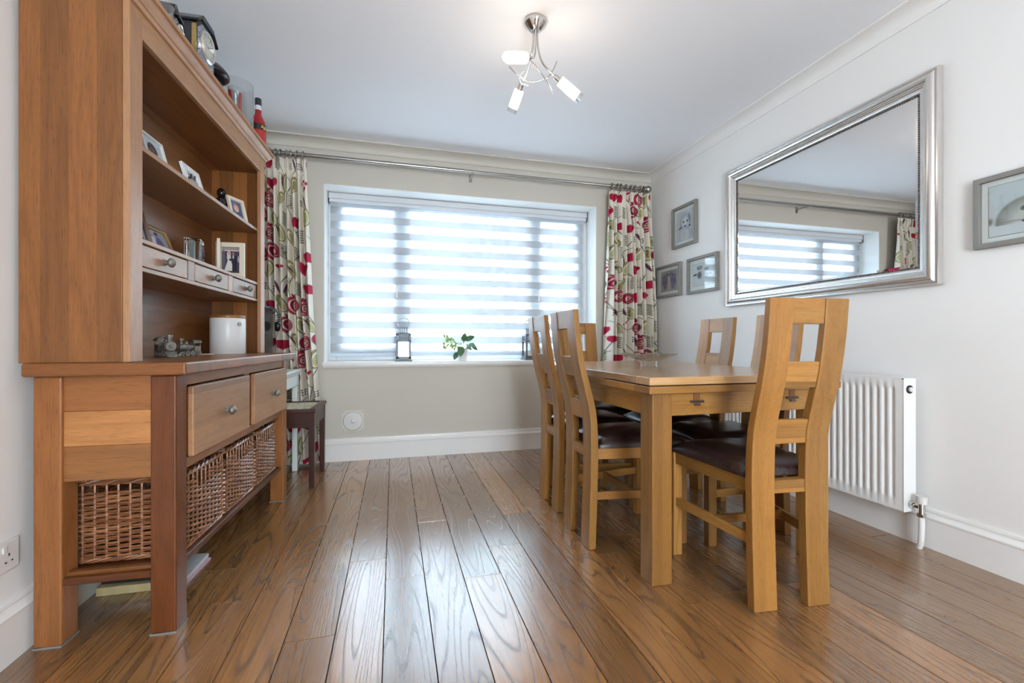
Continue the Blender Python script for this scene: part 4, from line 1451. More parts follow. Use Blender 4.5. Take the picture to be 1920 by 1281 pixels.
st = empty('tapestry_stool', (-0.70, 3.222, 0), R(-0.5), 'dark wooden stool with a floral tapestry seat in front of the left curtain', 'stool')
sx, sy = 0.222, 0.218
for x in (-sx, sx - 0.036):
    for y in (-sy, sy - 0.036):
        l = MB().hexa([(x + 0.003, y + 0.003, 0.0), (x + 0.033, y + 0.003, 0.0), (x + 0.033, y + 0.033, 0.0), (x + 0.003, y + 0.033, 0.0)],
                      [(x, y, 0.478), (x + 0.036, y, 0.478), (x + 0.036, y + 0.036, 0.478), (x, y + 0.036, 0.478)])
        l.build('leg', wood('mahogany', 'z'), st, bevel=0.002)
apn = MB()
apn.box(-sx + 0.03, sx - 0.03, -sy + 0.004, -sy + 0.022, 0.385, 0.478)
apn.box(-sx + 0.03, sx - 0.03, sy - 0.022, sy - 0.004, 0.385, 0.478)
apn.box(-sx + 0.004, -sx + 0.022, -sy + 0.03, sy - 0.03, 0.385, 0.478)
apn.box(sx - 0.022, sx - 0.004, -sy + 0.03, sy - 0.03, 0.385, 0.478)
apn.build('apron', wood('mahogany', 'x'), st, bevel=0.002)
M3 = Matrix.Translation((0, 0, 0.478)) @ Matrix.Rotation(R(-90), 4, 'X')
MB().frame([(-0.006, 0), (-0.008, 0.010), (-0.004, 0.022), (0.032, 0.022), (0.036, 0.014), (0.036, 0)], 2 * sx, 2 * sy, M3).build('rim', wood('mahogany', 'y'), st, smooth=40)
rng = np.random.RandomState(4)
I, X, Y = canvas(1.0, 1.07, (186, 176, 150), 64)
for k in range(420):
    c = [(96, 96, 84), (176, 166, 132), (160, 128, 74), (70, 74, 84), (190, 184, 164), (128, 70, 60), (112, 118, 86)][k % 7]
    blend(I, ell(X, Y, rng.rand(), rng.rand() * 1.07, 0.012 + 0.02 * rng.rand(), 0.008 + 0.014 * rng.rand(), rng.rand() * 3, 0.4), c)
hh, ww = I.shape[:2]
gx, gy = np.meshgrid(np.linspace(-sx + 0.034, sx - 0.034, ww), np.linspace(-sy + 0.034, sy - 0.034, hh))
gz = 0.492 + 0.014 * (1 - (gx / sx) ** 2) * (1 - (gy / sy) ** 2)
col_grid('seat_pad', np.stack([gx, gy, gz], -1), I, MAT['tapestry'], st, True)

o = MB().sphere((0, 0, 0.034), 0.034, 24, 16).build('green_ball', plain('green_felt', (0.14, 0.15, 0.055, 1), 0.7, noise=0.25, nscale=40), None, loc=(-0.735, 3.37, 0), smooth=170)
tag(o, 'small dull green ball on the floor behind the tapestry stool', 'ball')

# ================================================================== CURTAINS
CREAM, RED, DRED, OLIVE, OLIVE2, INK, PLUM = (226, 220, 206), (168, 34, 62), (128, 26, 48), (142, 136, 88), (178, 172, 120), (66, 58, 58), (92, 52, 76)


def curtain_print(W, H, nx, ny, seed):
    rs = np.random.RandomState(seed)
    Yg, Xg = np.mgrid[0:ny, 0:nx]
    X = Xg / (nx - 1) * W
    Y = Yg / (ny - 1) * H
    I = np.ones((ny, nx, 3)) * np.array(CREAM, float)

    def win(cx, cy, r):
        x0, x1 = max(0, int((cx - r) / W * (nx - 1))), min(nx, int((cx + r) / W * (nx - 1)) + 2)
        y0, y1 = max(0, int((cy - r) / H * (ny - 1))), min(ny, int((cy + r) / H * (ny - 1)) + 2)
        if x1 - x0 < 2 or y1 - y0 < 2: return None
        return slice(y0, y1), slice(x0, x1)

    def e(cx, cy, rx, ry, rot, c, soft=0.10, cut=None):
        w = win(cx, cy, max(rx, ry) * 1.1)
        if w is None: return
        m = ell(X[w], Y[w], cx, cy, rx, ry, rot, soft)
        if cut is not None:
            m = m * cut(X[w], Y[w])
        J = I[w]
        blend(J, m, c)
        I[w] = J

    def line(pts, wd, c):
        for (xa, ya), (xb, yb) in zip(pts, pts[1:]):
            n = max(2, int(math.hypot(xb - xa, yb - ya) / (wd * 0.9)))
            for k in range(n):
                t = k / n
                e(xa + (xb - xa) * t, ya + (yb - ya) * t, wd, wd, 0, c, 0.6)

    # winding stems
    x = 0.03
    while x < W:
        ph, am = rs.rand() * 6.28, 0.03 + 0.03 * rs.rand()
        fr = 7 + 4 * rs.rand()
        pts = [(x + am * math.sin(fr * y + ph), y) for y in np.arange(-0.02, H + 0.02, 0.012)]
        line(pts, 0.0030, INK)
        for y in np.arange(0.05 + rs.rand() * 0.1, H, 0.13 + 0.06 * rs.rand()):
            sgn = 1 if rs.rand() < 0.5 else -1
            bx, by = x + am * math.sin(fr * y + ph), y
            line([(bx, by), (bx + sgn * 0.02, by + 0.03), (bx + sgn * 0.045, by + 0.045)], 0.0026, INK)
        x += 0.135 + 0.03 * rs.rand()
    # motifs on a jittered lattice
    kinds = ['pom', 'paisley', 'leafspray', 'half', 'paisley', 'berries', 'pom', 'paisley', 'heart', 'leafspray', 'dots']
    k = rs.randint(11)
    cell = 0.128
    for r_ in range(int(H / cell) + 1):
        for c_ in range(int(W / cell) + 1):
            cx = (c_ + 0.5 * (r_ % 2)) * cell + rs.uniform(-0.02, 0.02)
            cy = r_ * cell + rs.uniform(-0.02, 0.02)
            kd = kinds[(k + rs.randint(2)) % 11]
            k += 1
            a = rs.uniform(-0.6, 0.6)
            s = rs.uniform(1.0, 1.3)
            if kd == 'pom':
                e(cx, cy, 0.050 * s, 0.054 * s, a, INK)
                e(cx, cy, 0.047 * s, 0.051 * s, a, RED)
                e(cx + 0.006, cy, 0.036 * s, 0.042 * s, a, CREAM)
                e(cx + 0.010, cy, 0.031 * s, 0.038 * s, a, DRED)
                e(cx + 0.014, cy, 0.020 * s, 0.028 * s, a, (206, 150, 140))
                for q in range(5):
                    e(cx + 0.014 + 0.010 * math.cos(q * 1.26), cy + 0.016 * math.sin(q * 1.26), 0.005, 0.006, 0, INK)
                for q in (-1, 0, 1):
                    e(cx + q * 0.012, cy + 0.058 * s, 0.006, 0.014, -q * 0.5, DRED)
            elif kd == 'heart':
                e(cx - 0.016 * s, cy + 0.010, 0.024 * s, 0.030 * s, 0.5 + a, RED)
                e(cx + 0.016 * s, cy + 0.010, 0.024 * s, 0.030 * s, -0.5 + a, RED)
                e(cx, cy - 0.014, 0.020 * s, 0.026 * s, a, RED)
                line([(cx, cy + 0.03), (cx, cy - 0.03)], 0.0020, DRED)
            elif kd == 'paisley':
                e(cx, cy, 0.030 * s, 0.060 * s, a, OLIVE)
                e(cx + 0.004, cy - 0.004, 0.021 * s, 0.047 * s, a, CREAM)
                e(cx + 0.006, cy - 0.006, 0.016 * s, 0.040 * s, a, OLIVE2)
                for q in range(4):
                    e(cx + 0.004, cy - 0.028 + 0.017 * q, 0.0045, 0.006, a, INK)
                if rs.rand() < 0.4:
                    e(cx - 0.03, cy + 0.01, 0.006, 0.045, a + 0.15, PLUM)
            elif kd == 'half':
                e(cx, cy, 0.048 * s, 0.050 * s, 0, RED, cut=lambda xx, yy: (yy < cy + 0.016) * 1.0)
                for q in (-0.022, -0.008, 0.008, 0.022):
                    line([(cx + q, cy + 0.012), (cx + q * 0.7, cy - 0.03)], 0.0016, DRED)
                line([(cx - 0.05, cy + 0.017), (cx + 0.05, cy + 0.017)], 0.0026, INK)
            elif kd == 'leafspray':
                for q in range(6):
                    yy = cy - 0.045 + 0.017 * q
                    for sg in (-1, 1):
                        e(cx + sg * 0.018, yy + 0.008, 0.005, 0.017, -sg * 0.9, (112, 112, 92))
                line([(cx, cy - 0.05), (cx, cy + 0.055)], 0.0022, (96, 92, 80))
            elif kd == 'berries':
                for q, (dx, dy) in enumerate(((-0.026, 0.02), (0.0, 0.034), (0.026, 0.016), (0.01, -0.02))):
                    e(cx + dx, cy + dy, 0.011, 0.015, a + q, RED)
                    line([(cx, cy - 0.045), (cx + dx, cy + dy - 0.012)], 0.0020, INK)
            elif kd == 'dots':
                for q in range(9):
                    e(cx + 0.014 * (q % 3 - 1), cy + 0.018 * (q // 3 - 1), 0.005, 0.006, 0, INK)
                e(cx + 0.04, cy + 0.01, 0.007, 0.05, 0.25, PLUM)
            else:
                e(cx, cy, 0.026 * s, 0.040 * s, a, DRED)
                e(cx, cy, 0.019 * s, 0.033 * s, a, RED)
                for q in (-1, 0, 1):
                    line([(cx + q * 0.009, cy - 0.025), (cx + q * 0.009, cy + 0.025)], 0.0020, (226, 180, 176))
                e(cx, cy - 0.05, 0.016, 0.016, 0, OLIVE)
    I *= (0.97 + 0.05 * rs.rand(ny, nx))[..., None]
    return np.clip(I, 0, 255)


def curtain(name, label, xt, xm, xb, z0, z1, nf, seed, amp, yc):
    """xt/xm/xb: (left, right) edges at header, mid and hem"""
    nx, ny = 250, 470
    W, H = 0.66, z1 - z0
    img = curtain_print(W, H, nx, ny, seed)
    rs = np.random.RandomState(seed + 7)
    u = np.linspace(0, 1, nx)[None, :]
    v = np.linspace(0, 1, ny)[:, None]           # 0 hem, 1 header
    f = 1 - v
    lo = np.where(f < 0.5, xt[0] + (xm[0] - xt[0]) * f / 0.5, xm[0] + (xb[0] - xm[0]) * (f - 0.5) / 0.5)
    hi = np.where(f < 0.5, xt[1] + (xm[1] - xt[1]) * f / 0.5, xm[1] + (xb[1] - xm[1]) * (f - 0.5) / 0.5)
    waist = np.exp(-((f - 0.045) / 0.02) ** 2)
    ph = rs.rand() * 6
    uu = u + 0.012 * np.sin(2 * PI * (2.3 * u + 0.6 * v) + ph) + 0.006 * np.sin(2 * PI * (5.1 * u - 0.8 * v) + ph * 2)
    a = amp * (0.30 + 0.70 * np.clip(f / 0.3, 0, 1)) * (1 - 0.45 * waist)
    fold = np.sin(2 * PI * nf * uu) + 0.35 * np.sin(2 * PI * nf * 0.5 * uu + ph) + 0.18 * np.sin(2 * PI * nf * 2 * uu + 1.0)
    Yp = yc + a * fold * 0.75
    head = 0.006 * np.sin(2 * PI * nf * 2.5 * u) * np.clip((0.05 - f) / 0.03, 0, 1)
    Yp = Yp + head
    Xp = lo + (hi - lo) * (u + 0.010 * np.cos(2 * PI * nf * uu))
    Zp = z0 + H * v + 0.004 * np.sin(2 * PI * nf * u) * np.clip((f - 0.9) * 10, 0, 1) + 0 * u
    P = np.stack([Xp + 0 * v, Yp + 0 * v, Zp], -1)
    o = col_grid(name, P, img, MAT['fabric'], None, True)
    tag(o, label, 'curtain')
    s = o.modifiers.new('thick', 'SOLIDIFY')
    s.thickness = 0.0016
    return o


PY, PZ = 3.545, 2.300
cl = curtain('floral_curtain', 'full length red and olive floral curtain on the left side of the window', (-0.985, -0.625), (-0.985, -0.585), (-0.985, -0.505), 0.035, 2.268, 9, 21, 0.058, 3.550)
cr = curtain('floral_curtain', 'red and olive floral curtain at the right side of the window, behind the table', (1.832, 2.238), (1.805, 2.295), (1.775, 2.312), 0.035, 2.262, 10, 34, 0.058, 3.550)
for c_, x0, x1, n_ in ((cl, -0.97, -0.65, 10), (cr, 1.86, 2.18, 8)):
    for k in range(n_):
        x = x0 + (x1 - x0) * k / (n_ - 1) + 0.006 * math.sin(k * 2.3)
        tilt = 0.25 * math.sin(k * 1.7)
        ring = [(x + tilt * 0.02 * math.sin(q * PI / 10), PY + 0.026 * math.cos(q * PI / 10), PZ - 0.004 + 0.026 * math.sin(q * PI / 10)) for q in range(20)]
        MB().tube(ring, 0.0050, 8, closed=True).tube([(x, PY, PZ - 0.028), (x, PY, PZ - 0.040)], 0.002, 5).build('curtain_ring', MAT['steel'], c_, smooth=70)

pl = empty('curtain_pole', (0, PY, PZ), 0, 'long brushed metal curtain pole with a ball finial above the window', 'curtain pole')
MB().cyl((-1.02, 0, 0), (0.55, 0, 0), 0.0150, n=24).cyl((0.50, 0, 0), (2.19, 0, 0), 0.0125, n=24).build('pole', MAT['steel'], pl, smooth=40)
MB().cyl((0.548, 0, 0), (0.556, 0, 0), 0.0155, 0.0135, 24).build('joint_collar', MAT['steel'], pl, smooth=40)
MB().lathe([(0, -0.012), (0.016, -0.012), (0.017, -0.004), (0.013, 0.0), (0.018, 0.006), (0.028, 0.016), (0.033, 0.030), (0.032, 0.042), (0.024, 0.056), (0.012, 0.063), (0, 0.065)], 28, (2.185, 0, 0), M=KX).build('ball_finial', MAT['steel'], pl, smooth=60)
for x in (0.62, -1.0, 2.165):
    br = MB()
    br.tube([(x, YB - PY, -0.012), (x, 0.045, -0.012), (x, 0.0, -0.016)], 0.006, 8)
    br.box(x - 0.012, x + 0.012, YB - PY - 0.006, YB - PY, -0.045, 0.02)
    br.box(x - 0.008, x + 0.008, -0.016, 0.016, -0.022, -0.013)
    br.build('bracket', MAT['steel'], pl)

# round vent cover on the window wall
vt = empty('wall_vent', (-0.306, YB, 0.308), 0, 'round white vent cover low on the wall under the window', 'vent')
MB().box(-0.083, 0.083, -0.006, 0.0, -0.083, 0.083).build('back_plate', plain('vent_plate', (0.66, 0.645, 0.57, 1), 0.45, noise=0.02), vt, bevel=0.002)
KY = Matrix.Rotation(R(90), 4, 'X')
MB().lathe([(0, 0.007), (0.070, 0.007), (0.073, 0.010), (0.073, 0.017), (0.068, 0.024), (0.02, 0.027), (0, 0.027)], 40, M=KY).build('cover_disc', MAT['ceramic'], vt, smooth=50)
MB().lathe([(0, 0.0275), (0.016, 0.0275), (0.014, 0.040), (0.008, 0.044), (0, 0.045)], 20, M=KY).build('pull_knob', MAT['ceramic'], vt, smooth=50)
sc = MB()
for x in (-0.07, 0.07):
    for z in (-0.07, 0.07):
        sc.cyl((x, -0.006, z), (x, -0.008, z), 0.005, n=10)
sc.build('screws', MAT['steel'], vt)

# ================================================================== WINDOW SILL
def lantern(loc, rz, label):
    e = empty('metal_lantern', loc, rz, label, 'lantern', 'grey lanterns on the window sill')
    L_ = MAT['lantern']
    MB().box(-0.068, 0.068, -0.068, 0.068, 0.0, 0.010).box(-0.058, 0.058, -0.058, 0.058, 0.010, 0.022).build('base', L_, e, bevel=0.002)
    f = MB()
    for x in (-1, 1):
        for y in (-1, 1):
            f.box(min(x * 0.058, x * 0.042), max(x * 0.058, x * 0.042), min(y * 0.058, y * 0.042), max(y * 0.058, y * 0.042), 0.022, 0.222)
    for z0, z1 in ((0.022, 0.036), (0.158, 0.168), (0.210, 0.222)):
        f.box(-0.058, 0.058, -0.058, -0.050, z0, z1).box(-0.058, 0.058, 0.050, 0.058, z0, z1)
        f.box(-0.058, -0.050, -0.050, 0.050, z0, z1).box(0.050, 0.058, -0.050, 0.050, z0, z1)
    f.build('body_frame', L_, e)
    g = MB()
    for k in range(7):
        q = -0.036 + 0.012 * k
        for s in (-0.054, 0.054):
            g.box(q - 0.0028, q + 0.0028, s - 0.002, s + 0.002, 0.166, 0.212).box(s - 0.002, s + 0.002, q - 0.0028, q + 0.0028, 0.166, 0.212)
    g.build('vent_slats', L_, e)
    r = MB()
    r.hexa([(-0.062, -0.062, 0.222), (0.062, -0.062, 0.222), (0.062, 0.062, 0.222), (-0.062, 0.062, 0.222)], [(-0.034, -0.034, 0.230), (0.034, -0.034, 0.230), (0.034, 0.034, 0.230), (-0.034, 0.034, 0.230)])
    r.box(-0.034, 0.034, -0.034, 0.034, 0.270, 0.276)
    for k in range(4):
        q = -0.027 + 0.018 * k
        for s in (-0.029, 0.029):
            r.box(q - 0.003, q + 0.003, s - 0.002, s + 0.002, 0.229, 0.271).box(s - 0.002, s + 0.002, q - 0.003, q + 0.003, 0.229, 0.271)
    r.build('roof_turret', L_, e)
    MB().tube([(0.050 * math.sin(R(a)), 0, 0.310 - 0.040 * math.cos(R(a))) for a in range(45, 316, 10)] , 0.0036, 6).build('ring_handle', MAT['steel'], e, smooth=70)
    pn = MB()
    for s in (-0.053, 0.053):
        pn.box(-0.042, 0.042, s - 0.0006, s + 0.0006, 0.036, 0.158).box(s - 0.0006, s + 0.0006, -0.042, 0.042, 0.036, 0.158)
    pn.build('glass_panes', pane_m, e)
    cd = MB().lathe([(0, 0), (0.030, 0), (0.031, 0.003), (0.031, 0.052), (0.027, 0.056), (0.010, 0.050), (0, 0.050)], 24).cyl((0, 0, 0.05), (0, 0, 0.062), 0.001, n=6)
    c = cd.build('pillar_candle', MAT['candle'], None, loc=(loc[0], loc[1], loc[2] + 0.0225), smooth=50)
    tag(c, 'white pillar candle inside the ' + ('left' if loc[0] < 0.5 else 'right') + ' lantern on the sill', 'candle')
    return e


lantern((0.078, 3.715, 0.767), 0.0, 'grey metal lantern on the sill between the left curtain and the plant')
lantern((1.158, 3.715, 0.767), R(2), 'grey metal lantern on the sill half hidden behind a dining chair')

pt = empty('potted_plant', (0.560, 3.70, 0.767), 0, 'small trailing green plant in a white pot on the window sill', 'plant')
MB().lathe([(0, 0), (0.033, 0), (0.035, 0.003), (0.046, 0.098), (0.047, 0.105), (0.043, 0.105), (0.041, 0.095), (0, 0.093)], 32).build('pot', MAT['ceramic'], pt, smooth=45)
MB().lathe([(0, 0.0935), (0.041, 0.0945)], 20).build('soil', plain('soil', (0.06, 0.045, 0.03, 1), 0.9, noise=0.4), pt)
LG = plain('leaf_dark', (0.055, 0.135, 0.055, 1), 0.4, noise=0.3, nscale=50)
LY = plain('leaf_lime', (0.25, 0.36, 0.08, 1), 0.45, noise=0.3, nscale=60)


def leaf(b, base, d, up, L, W, curl=0.3):
    d, up = Vector(d).normalized(), Vector(up)
    s = d.cross(up).normalized()
    up = s.cross(d)
    n_ = 7
    vs, fs = [], []
    for i in range(n_ + 1):
        t_ = i / n_
        w = W * math.sin(PI * min(1, t_ * 0.93 + 0.05)) ** 0.8 * (1 - 0.25 * t_)
        c = Vector(base) + d * L * t_ - up * curl * L * t_ * t_
        vs += [c - s * w, c + up * -0.12 * W, c + s * w]
    for i in range(n_):
        a = 3 * i
        fs += [(a, a + 1, a + 4, a + 3), (a + 1, a + 2, a + 5, a + 4)]
    b.add(vs, fs)


rng = random.Random(8)
g1, g2, stm = MB(), MB(), MB()
big = [((0.05, 0.0, 0.14), (0.5, -0.6, -0.1), 0.075, 0.030), ((0.02, -0.03, 0.17), (0.7, -0.5, 0.5), 0.080, 0.032), ((-0.02, -0.045, 0.12), (-0.1, -0.7, -0.9), 0.085, 0.036),
       ((-0.05, -0.04, 0.07), (-0.4, -0.4, -0.7), 0.065, 0.024), ((0.07, -0.01, 0.13), (0.9, -0.2, -0.5), 0.070, 0.026), ((0.01, 0.0, 0.16), (0.1, -0.4, 0.8), 0.07, 0.03),
       ((0.03, -0.03, 0.12), (0.5, -0.8, -0.3), 0.06, 0.025), ((-0.01, 0.03, 0.13), (-0.3, 0.6, 0.4), 0.07, 0.028), ((0.04, 0.03, 0.12), (0.6, 0.6, 0.2), 0.07, 0.028)]
for b_, d_, L_, W_ in big:
    stm.tube([(0, 0, 0.092), (b_[0] * 0.4, b_[1] * 0.4, 0.5 * (0.10 + b_[2]) + 0.02), b_], 0.0018, 5)
    leaf(g1, b_, d_, (0.1, -0.8, 0.6), L_, W_)
for k in range(34):
    a = rng.uniform(0, 1)
    p = (-0.045 - 0.115 * a + rng.uniform(-0.015, 0.015), -0.03 + rng.uniform(-0.025, 0.03), 0.115 + 0.05 * math.sin(2.4 * a) + rng.uniform(-0.055, 0.035) * (0.4 + a))
    leaf(g2, p, (rng.uniform(-1, 0.5), rng.uniform(-0.9, 0.2), rng.uniform(-0.8, 0.8)), (0, -0.7, 0.7), rng.uniform(0.022, 0.036), rng.uniform(0.009, 0.014), 0.2)
stm.tube([(0, 0, 0.095), (-0.05, -0.02, 0.145), (-0.10, -0.03, 0.155), (-0.155, -0.035, 0.12)], 0.002, 5)
stm.tube([(0, 0, 0.095), (-0.05, -0.05, 0.12), (-0.075, -0.055, 0.06), (-0.10, -0.055, 0.025)], 0.0016, 5)
stm.tube([(0.01, 0, 0.095), (-0.04, -0.055, 0.10), (-0.07, -0.06, 0.05), (-0.075, -0.06, 0.012)], 0.0016, 5)
stm.build('stems', LG, pt, smooth=70)
g1.build('broad_leaves', LG, pt, smooth=80)
g2.build('young_leaves', LY, pt, smooth=80)

# ================================================================== DINING TABLE
TX0, TX1, TY0, TY1 = 0.908, 1.815, 1.438, 2.800
tb = empty('dining_table', ((TX0 + TX1) / 2, (TY0 + TY1) / 2, 0), 0, 'honey oak draw-leaf dining table with square legs', 'table')
hx, hy = (TX1 - TX0) / 2, (TY1 - TY0) / 2
# top: main board with breadboard ends, dark gap, draw leaves under it
MB().box(-hx, hx, -hy + 0.10, hy - 0.10, 0.760, 0.790).build('tabletop', wood('oak_top', 'y', 'x', 0.088), tb, bevel=0.003)
for s in (-1, 1):
    MB().box(-hx, hx, min(s * hy, s * (hy - 0.0995)), max(s * hy, s * (hy - 0.0995)), 0.760, 0.790).build('breadboard_end', wood('oak_top', 'x'), tb, bevel=0.003)
    y0, y1 = sorted((s * hy, s * (hy - 0.36)))
    MB().box(-hx, hx, y0, y1, 0.728, 0.7565).build('draw_leaf', wood('oak', 'x', 'y', 0.12), tb, bevel=0.003)
MB().box(-hx, hx, -hy + 0.362, hy - 0.362, 0.728, 0.7595).build('centre_board', wood('oak', 'y', 'x', 0.12), tb, bevel=0.002)
MB().box(-hx + 0.012, hx - 0.012, -hy + 0.012, hy - 0.012, 0.7555, 0.7605).build('shadow_gap', MAT['dark'], tb)
ap = 0.03
for y in (-hy + ap + 0.012, hy - ap - 0.034):
    MB().box(-hx + 0.10, hx - 0.10, y, y + 0.022, 0.638, 0.728).build('end_apron', wood('oak', 'x'), tb, bevel=0.002)
for x in (-hx + ap + 0.012, hx - ap - 0.034):
    MB().box(x, x + 0.022, -hy + 0.10, hy - 0.10, 0.638, 0.728).build('side_apron', wood('oak', 'y'), tb, bevel=0.002)
for x in (-hx + ap, hx - ap - 0.085):
    for y in (-hy + ap, hy - ap - 0.085):
        MB().box(x, x + 0.085, y, y + 0.085, 0.0, 0.728).build('leg', wood('oak', 'z', 'x', 0.041), tb, bevel=0.004, seg=3)
for s in (-1, 1):
    yy = s * (hy - ap - 0.012)
    for x in (-0.222, 0.240):
        b = MB()
        b.box(x - 0.014, x + 0.014, min(yy, yy + s * 0.003), max(yy, yy + s * 0.003), 0.680, 0.727)
        b.build('leaf_bearer', wood('rustic', 'z'), tb)
        c = MB()
        c.cyl((x - 0.030, yy + s * 0.004, 0.690), (x + 0.030, yy + s * 0.004, 0.690), 0.005, n=12)
        c.box(x - 0.013, x + 0.013, min(yy + s * 0.003, yy + s * 0.010), max(yy + s * 0.003, yy + s * 0.010), 0.674, 0.682)
        c.build('clip', MAT['bead'], tb, bevel=0.001)

gb = empty('glass_bowl', (1.317, 2.095, 0.790), 0, 'clear footed glass bowl with a wide flared rim on the dining table', 'bowl')
bp = [(0.0, 0.004), (0.040, 0.0), (0.044, 0.003), (0.0425, 0.016), (0.048, 0.026), (0.062, 0.034), (0.100, 0.050), (0.146, 0.066), (0.150, 0.069), (0.147, 0.0705),
      (0.100, 0.056), (0.060, 0.041), (0.040, 0.034), (0.0, 0.031)]
MB().lathe(bp, 64, closed=False).build('bowl_and_foot', MAT['thin_glass'], gb, smooth=60)

# ================================================================== DINING CHAIRS
PROF = [(0.0, 0.0), (0.15, 0.006), (0.30, 0.011), (0.42, 0.013), (0.52, 0.012), (0.57, 0.0095), (0.62, 0.004), (0.67, -0.007), (0.72, -0.020), (0.77, -0.033), (0.83, -0.046), (0.90, -0.057), (0.98, -0.066), (1.066, -0.073)]


def pback(z):
    for (z0, y0), (z1, y1) in zip(PROF, PROF[1:]):
        if z <= z1:
            t_ = (z - z0) / (z1 - z0)
            return y0 + (y1 - y0) * t_
    return PROF[-1][1]


def curved_slab(x0, x1, z0, z1, inset, th, n=10):
    zs = sorted({z0, z1, *[z for z, _ in PROF if z0 < z < z1], *[z0 + (z1 - z0) * k / n for k in range(1, n)]})
    tp = lambda z: th * (1.0 - 0.30 * max(0.0, (z - 0.45) / 0.62))
    poly = [(pback(z) + inset, z) for z in zs] + [(pback(z) + inset + tp(z), z) for z in reversed(zs)]
    return MB().prism(poly, 'x', x0, x1)


def cushion():
    nx, ny = 16, 16
    vs, fs = [], []
    def half(t_):
        return 0.150 + (0.205 - 0.150) * t_
    for lay in (0, 1):
        for j in range(ny + 1):
            t_ = j / ny
            for i in range(nx + 1):
                q = 2 * i / nx - 1
                y = 0.052 + t_ * 0.418
                x = q * half(t_)
                edge = min(1.0, (1 - abs(q)) * 5.0) * min(1.0, min(t_, 1 - t_) * 5.5 + 0.0)
                e2 = math.sin(min(1, edge) * PI / 2)
                z = 0.446 if lay == 0 else 0.468 + 0.030 * e2 + 0.012 * (1 - q * q) * math.sin(PI * t_) + 0.001 * math.sin(9 * q + 7 * t_)
                if lay == 1 and edge <= 0: z = 0.462
                vs.append((x, y, z))
    m = (nx + 1) * (ny + 1)
    I_ = lambda l, i, j: l * m + j * (nx + 1) + i
    for j in range(ny):
        for i in range(nx):
            fs.append((I_(1, i, j), I_(1, i + 1, j), I_(1, i + 1, j + 1), I_(1, i, j + 1)))
            fs.append((I_(0, i, j), I_(0, i, j + 1), I_(0, i + 1, j + 1), I_(0, i + 1, j)))
    for i in range(nx):
        fs.append((I_(0, i, 0), I_(0, i + 1, 0), I_(1, i + 1, 0), I_(1, i, 0)))
        fs.append((I_(0, i, ny), I_(1, i, ny), I_(1, i + 1, ny), I_(0, i + 1, ny)))
        fs.append((I_(0, 0, i), I_(1, 0, i), I_(1, 0, i + 1), I_(0, 0, i + 1)))
        fs.append((I_(0, nx, i), I_(0, nx, i + 1), I_(1, nx, i + 1), I_(1, nx, i)))
    return MB().add(vs, fs)


def make_chair():
    e = empty('dining_chair', (0, 0, 0))
    for s in (-1, 1):
        x0, x1 = sorted((s * 0.0605, s * 0.1500))
        curved_slab(x0, x1, 0.0, 1.066, 0.0, 0.036, 14).build('back_post', wood('oak', 'z', 'x', 0.045), e, bevel=0.004, seg=3)
    for nm, z0, z1 in (('top_rail', 0.981, 1.066), ('middle_rail', 0.766, 0.855), ('lower_rail', 0.568, 0.653)):
        curved_slab(-0.0605, 0.0605, z0, z1, 0.004, 0.027, 5).build(nm, wood('oak', 'x', 'z', 0.05), e, bevel=0.002)
    curved_slab(-0.0605, 0.0605, 0.396, 0.441, 0.003, 0.03, 3).build('rear_seat_rail', wood('oak', 'x', 'z', 0.016), e, bevel=0.002)
    for s in (-1, 1):
        # splayed side rail and stretcher from post to front leg
        a0, a1 = s * 0.128, s * 0.184
        for nm, z0, z1, w in (('side_rail', 0.396, 0.445, 0.022), ('side_stretcher', 0.214, 0.250, 0.018)):
            q0 = [(a0 - w / 2, 0.044, z0), (a0 + w / 2, 0.044, z0), (a1 + w / 2, 0.436, z0), (a1 - w / 2, 0.436, z0)]
            MB().hexa(q0, [(p[0], p[1], z1) for p in q0]).build(nm, wood('oak', 'y'), e, bevel=0.002)
        x0, x1 = sorted((s * 0.162, s * 0.202))
        MB().box(x0, x1, 0.425, 0.465, 0.0, 0.445).build('front_leg', wood('oak', 'z'), e, bevel=0.003)
    MB().box(-0.163, 0.163, 0.434, 0.456, 0.396, 0.445).build('front_seat_rail', wood('oak', 'x'), e, bevel=0.002)
    MB().box(-0.150, 0.150, 0.215, 0.235, 0.216, 0.248).build('cross_stretcher', wood('oak', 'x'), e, bevel=0.002)
    cushion().build('seat_pad', MAT['leather'], e, smooth=60)
    return e


ch0 = make_chair()
CH = [((1.332, 1.224), R(-5.0), 'nearest oak dining chair at the camera end of the table, seen from behind'),
      ((0.832, 1.952), R(-90), 'oak dining chair on the window-left side of the table, nearer the camera'),
      ((0.850, 2.392), R(-90), 'oak dining chair on the left side of the table, farther from the camera'),
      ((1.854, 1.848), R(84), 'oak dining chair on the radiator side, mostly hidden behind the nearest chair'),
      ((1.866, 2.303), R(88), 'oak dining chair on the radiator side, farther from the camera'),
      ((1.350, 3.070), R(180), 'oak dining chair at the far end of the table in front of the window')]
for i, ((x, y), rz, lab) in enumerate(CH):
    o = ch0 if i == 0 else copy_tree(ch0)
    o.location = (x, y, 0)
    o.rotation_euler = (0, 0, rz)
    tag(o, lab, 'chair', 'dining chairs round the table')

# ================================================================== RADIATOR
RY0, RY1, RZ0, RZ1 = 1.472, 2.640, 0.156, 0.752
rd = empty('panel_radiator', (XR - 0.11, (RY0 + RY1) / 2, 0), 0, 'white ribbed panel radiator on the right wall behind the table', 'radiator')
hl = (RY1 - RY0) / 2
